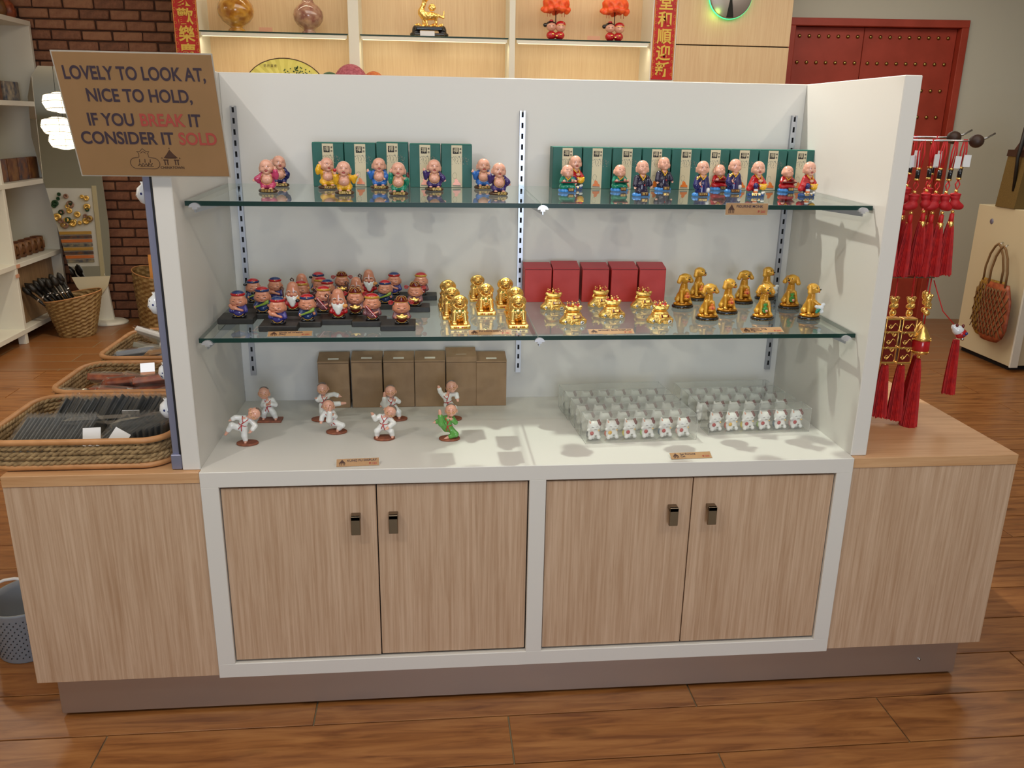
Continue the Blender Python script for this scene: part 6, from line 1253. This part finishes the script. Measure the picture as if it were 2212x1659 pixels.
# woven bag in front of the counter
def sling(lab, y, x, mat, s=1.):
    t = tag(empty('woven_bag', (x, y, 0)), lab, 'bag', 'woven bags hanging on the counter side'); b = MB(); n = 14; m = 12; vs = []
    prof = []
    for i in range(m+1):
        z = .20+.42*i/m; wv = (.185 if z > .3 else .10+.085*math.sqrt(max(0, (z-.20)/.10)))*(1-.30*max(0, (z-.5)/.12))
        for j in range(n+1): u = -1+2*j/n; vs.append((-.03*math.sqrt(max(0, 1-u*u))*(1 if z < .6 else .6), u*wv*s, z))
    fs = [(i*(n+1)+j, i*(n+1)+j+1, (i+1)*(n+1)+j+1, (i+1)*(n+1)+j) for i in range(m) for j in range(n)]; b.raw(vs, fs, 0, True)
    o = b.build('body', [mat], t); mo = o.modifiers.new('thick', 'SOLIDIFY'); mo.thickness = .004
    w = MB()
    for k in range(9):
        for sg in (-1, 1):
            pts = []
            for j in range(9):
                tt = j/8; u = -1+2*k/8+sg*tt*1.2-sg*.6; z = .24+.34*tt
                if abs(u) < .98: pts.append((-.034*math.sqrt(max(0, 1-u*u))-.002, u*.185*(1-.30*max(0, (z-.5)/.12))*s, z))
            if len(pts) > 2: w.tube(pts, .0035, 5)
    stuff(w.build('lattice', ['bag_rope'], t))
    for sg in (-1, 1):
        h = MB().tube([(-.015, sg*.10*s+dy, z) for dy, z in ((0, .60), (.0, .70), (-sg*.03*s, .80), (-sg*.07*s, .86), (-sg*.10*s, .88))], .008, 7); h.build('handle', ['bag_rope'], t)
    MB().tube([(-.012, 0, .87), (0.015, 0, .89)], .004, 6).build('hook', ['chrome'], t)
sling('brown and green woven sling bag on the counter side, left one', 3.665, 3.825, 'bag_colour'); sling('rust coloured woven sling bag on the counter side, right one', 3.52, 3.765, 'candy_red', .9)
bx = tag(empty('basket_case', (3.95, 3.70, 1.132)), 'dark woven lidded case with leather strap on the cream counter', 'case')
MB().prism([(-.115, 0), (.35, 0), (.32, .36), (-.085, .36)], -.09, .12).build('body', ['bag_weave'], bx); MB().prism([(-.09, .355), (.33, .355), (.33, .40), (-.085, .40)], -.10, .13).build('rim', ['leather_dark'], bx)
MB().tube([(-.10, -.03, .12), (-.115, -.03, .35), (-.09, -.03, .55), (0, -.03, .63), (.12, -.03, .66), (.3, -.03, .63)], [.012, .012, .020, .022, .022, .02], 8).build('strap', ['dark_brush'], bx); MB().prism([(-.06, .40), (.3, .40), (.3, .50), (0, .50)], -.08, .1).build('lid', ['leather_dark'], bx)
# ================================================================== things on the niche shelves and wall behind
def vase(m): return [('body', MB().lathe([(.058, 0), (.066, .006), (.060, .022), (.042, .034), (.055, .046), (.098, .075), (.128, .115), (.136, .155), (.128, .195), (.100, .235), (.062, .262), (.048, .285), (.052, .33), (.06, .36)], n=36).mesh('body', m))]
place(vase('vase_amber'), 'stone_vase', 'round amber coloured vase on the left niche shelf', 'vase', (-1.735, 5.0, 2.2855)); place(vase('vase_stone'), 'stone_vase', 'round pinkish stone vase on the left niche shelf', 'vase', (-1.195, 5.0, 2.2855), scale=.84)
dg = [part('base', 'black', [B(0, 0, 16, 100, 45, 8, 5), E(-85, 0, 40, 26, 30, 34), E(85, 0, 40, 26, 30, 34), B(0, 0, 52, 88, 40, 12, 5), E(-95, 0, 16, 30, 32, 16), E(95, 0, 16, 30, 32, 16)], 4, 6)]
pr = [E(0, 0, 128, 60, 26, 26), E(-48, 0, 150, 24, 20, 26, k=12), K((-40, 0, 120), (-34, 0, 84), 11, 8), K((40, 0, 120), (46, 0, 84), 11, 8), K((-20, -10, 110), (-16, -12, 84), 9, 7), K((52, 0, 135), (92, 0, 120), 10, 6), K((92, 0, 120), (96, 0, 160), 7, 4), K((-48, 0, 165), (-30, 0, 205), 16, 14), E(-24, 0, 230, 22, 20, 20, k=8), K((-24, 0, 230), (-60, 0, 240), 10, 6), E(20, 0, 180, 24, 14, 22, k=10)]
for i in range(22): a = i*.6; pr.append(E(-85+8*i, 12*math.sin(i*2.), 68+6*math.sin(i), 8, 14, 12, k=2))
place(dg+[part('dragon', 'gold', pr, 3.4, 6, floor=False, bump=(2., .25))], 'dragon_statue', 'gold dragon beast statue on a black carved base in the middle niche', 'statue', (-.275, 5.0, 2.2855), 0, scale=1.2)
place([('card', MB().bbox(-.055, .055, 0, .002, 0, .035, .0005).mesh('card', 'paper_white'))], 'price_card', 'small white price card before the gold dragon statue', 'price tag', (-.29, 4.878, 2.286))
for x, w in ((-1.50, 'left'), (1.0, 'right')): place([('card', MB().bbox(-.05, .05, 0, .002, 0, .03, .0005).mesh('card', 'tag_pink'))], 'price_card', 'small pink price card on the %s niche shelf' % w, 'price tag', (x, 4.878, 2.286))
def couple():
    o = [part('base', 'black', [CY(0, 0, 4, 62, 42, 4, 2)], 3, 1)]; sk = []
    o.append(part('red_clothes', 'red', [E(-28, 0, 34, 34, 28, 28), E(30, 0, 34, 34, 28, 28)], 3, 4)); o.append(part('gold_pattern', 'gold', [E(-20, -26, 40, 9, 5, 6), E(6, -28, 28, 9, 5, 6), E(34, -27, 38, 9, 5, 6)], 2.5, 3))
    o.append(part('girl_head', 'skin_pink', [E(-30, -4, 88, 34, 28, 30), E(-30, -30, 80, 6, 5, 5, k=4)], 2.8, 4, floor=False)); o.append(part('boy_head', 'skin_pink', [E(34, -6, 84, 34, 28, 30), E(34, -32, 76, 6, 5, 5, k=4)], 2.8, 4, floor=False))
    o.append(part('black_hair', 'black', [E(-32, 4, 100, 35, 28, 26), NEG(E(-26, -26, 82, 28, 20, 26)), E(-72, 0, 98, 14)], 2.8, 4, floor=False)); o.append(part('red_cap', 'red', [E(36, 2, 104, 34, 28, 24), NEG(B(36, 0, 78, 60, 60, 20, 1)), E(-30, 0, 126, 14, 10, 8)], 2.8, 2, floor=False))
    o.append(part('cap_band', 'gold', [TO(36, -1, 98, 33, 3, None, .85)], 2.4, 1, floor=False)); o.append(lines('face_lines', 'ink_brown', [[(x-6, -33, 90), (x, -34.5, 94), (x+6, -33, 90)] for x in (-44, -20, 22, 46)], 1.2))
    o.append(lines('pole', 'leather_dark', [[(0, 4, 100), (0, 4, 190)]], 3.5)); o.append(lines('bead_string', 'cord_red', [[(x, -8, 190), (x, -8, 150)] for x in (-60, -42, 40, 58)], 1.6))
    o.append(part('tulle_shade', 'tulle_orange', [E(0, 0, 235, 92, 60, 60)] + [E(80*math.cos(a), 52*math.sin(a), 196+10*math.sin(3*a), 24, 18, 20, k=8) for a in [i*.52 for i in range(12)]] + [NEG(E(0, 0, 180, 60, 36, 30))], 4, 8, floor=False, bump=(4, .11))); return o
KCP = couple(); place(KCP, 'couple_lamp', 'figurine couple in red under an orange tulle shade, left one', 'lamp', (.715, 5.0, 2.2855), 0, 'couple figurine lamps', scale=1.15); place(KCP, 'couple_lamp', 'figurine couple in red under an orange tulle shade, right one', 'lamp', (1.185, 5.0, 2.2855), 0, 'couple figurine lamps', scale=1.15)
# fan and hats on the lower niche shelf
b = MB(); n = 24; vs = [(0, 0, .02)]; R1 = .30
for i in range(n+1): a = math.radians(12+156*i/n); vs += [(R1*math.cos(a), -.006*(i % 2), .02+R1*math.sin(a)*.76)]
fs = [(0, i+1, i+2) for i in range(n)]; b.raw(vs, fs); fm = b.mesh('leaf', 'fan_yellow')
ed = MB().tube([(v[0], v[1], v[2]) for v in vs[1:]], .0035, 5).mesh('edge', 'ink_brown')
pt = MB(); rg = random.Random(3)
for i in range(50): x = rg.gauss(.10, .05); z = .175-abs(x-.09)*.3+rg.uniform(-.05, .02); pt.raw([(x-.006, -.0085, z), (x, -.0085, z-.005), (x+.006, -.0085, z), (x, -.0085, z+.005)], [(0, 1, 2, 3)])
f = place([('leaf', fm), ('edge', ed), ('painting', pt.mesh('painting', 'green_dark'))], 'folding_fan', 'open yellow painted folding fan on the left niche shelf', 'fan', (-1.345, 4.66, 1.8405))
me = text_mesh('\u82b1\u5f00\u5bcc\u8d35', .022, 'ink_brown', 0, .0002, spacing=1.3).copy(); me.transform(Matrix.Translation((-.10, -.009, .192))); o = inst('lettering', me, f)
def hat(m, s): return [('crown', (lambda VF: np_mesh('crown', VF[0], VF[1], m))(nets([E(0, 0, 60, 125*s, 105*s, 150*s)], 6, 4, True, (2., .35)))), ('band', MB().tube([(.112*s*math.cos(a), .097*s*math.sin(a), .06) for a in [i*.2618 for i in range(24)]], .006, 6, closed=True).mesh('band', 'leather_dark'))]
place(hat('hat_weave', 1.05), 'woven_hat', 'purplish woven straw hat on the niche ledge', 'hat', (-.86, 4.64, 1.8405)); place(hat('hat_orange', .72), 'woven_hat', 'reddish orange woven straw hat, lowest on the right', 'hat', (-.69, 4.60, 1.8405)); place(hat('green_dark', .68), 'woven_hat', 'dark green woven straw hat beside the yellow fan', 'hat', (-1.02, 4.68, 1.8405))
bpy.data.objects
# couplet banners
def banner(x, txt, lab, z0, z1):
    t = tag(empty('couplet_banner', (x, 4.842, 0)), lab, 'banner', 'red couplet banners'); MB().bbox(-.088, .088, 0, .004, z0, z1, .0008).build('cloth', ['banner_red'], t)
    b = MB()
    for s in (-1, 1):
        b.box(s*.083-.0015, s*.083+.0015, -.001, 0, z0+.01, z1); z = z0+.04
        while z < z1: b.tube([(s*.073+.008*math.cos(a), -.0008, z+.010*math.sin(a)) for a in [i*.785 for i in range(9)]], .0010, 4); z += .047
    b.build('gold_border', ['banner_gold'], t)
    z = z0+.068
    for c in reversed(txt): o = inst('lettering', text_mesh(c, .118, 'banner_gold', .022, .001), t, (0, -.002, z)); z += .1215
banner(-2.070, '\u5bb6\u6b22\u6a02\u6176'.replace('\u6b22', '\u6b61'), 'red couplet banner with gold characters in front of the brick wall', 2.055, 2.95)
banner(1.550, '\u5802\u548c\u9806\u8fce\u65b0', 'red couplet banner with gold characters beside the beige panel', 2.005, 2.95)
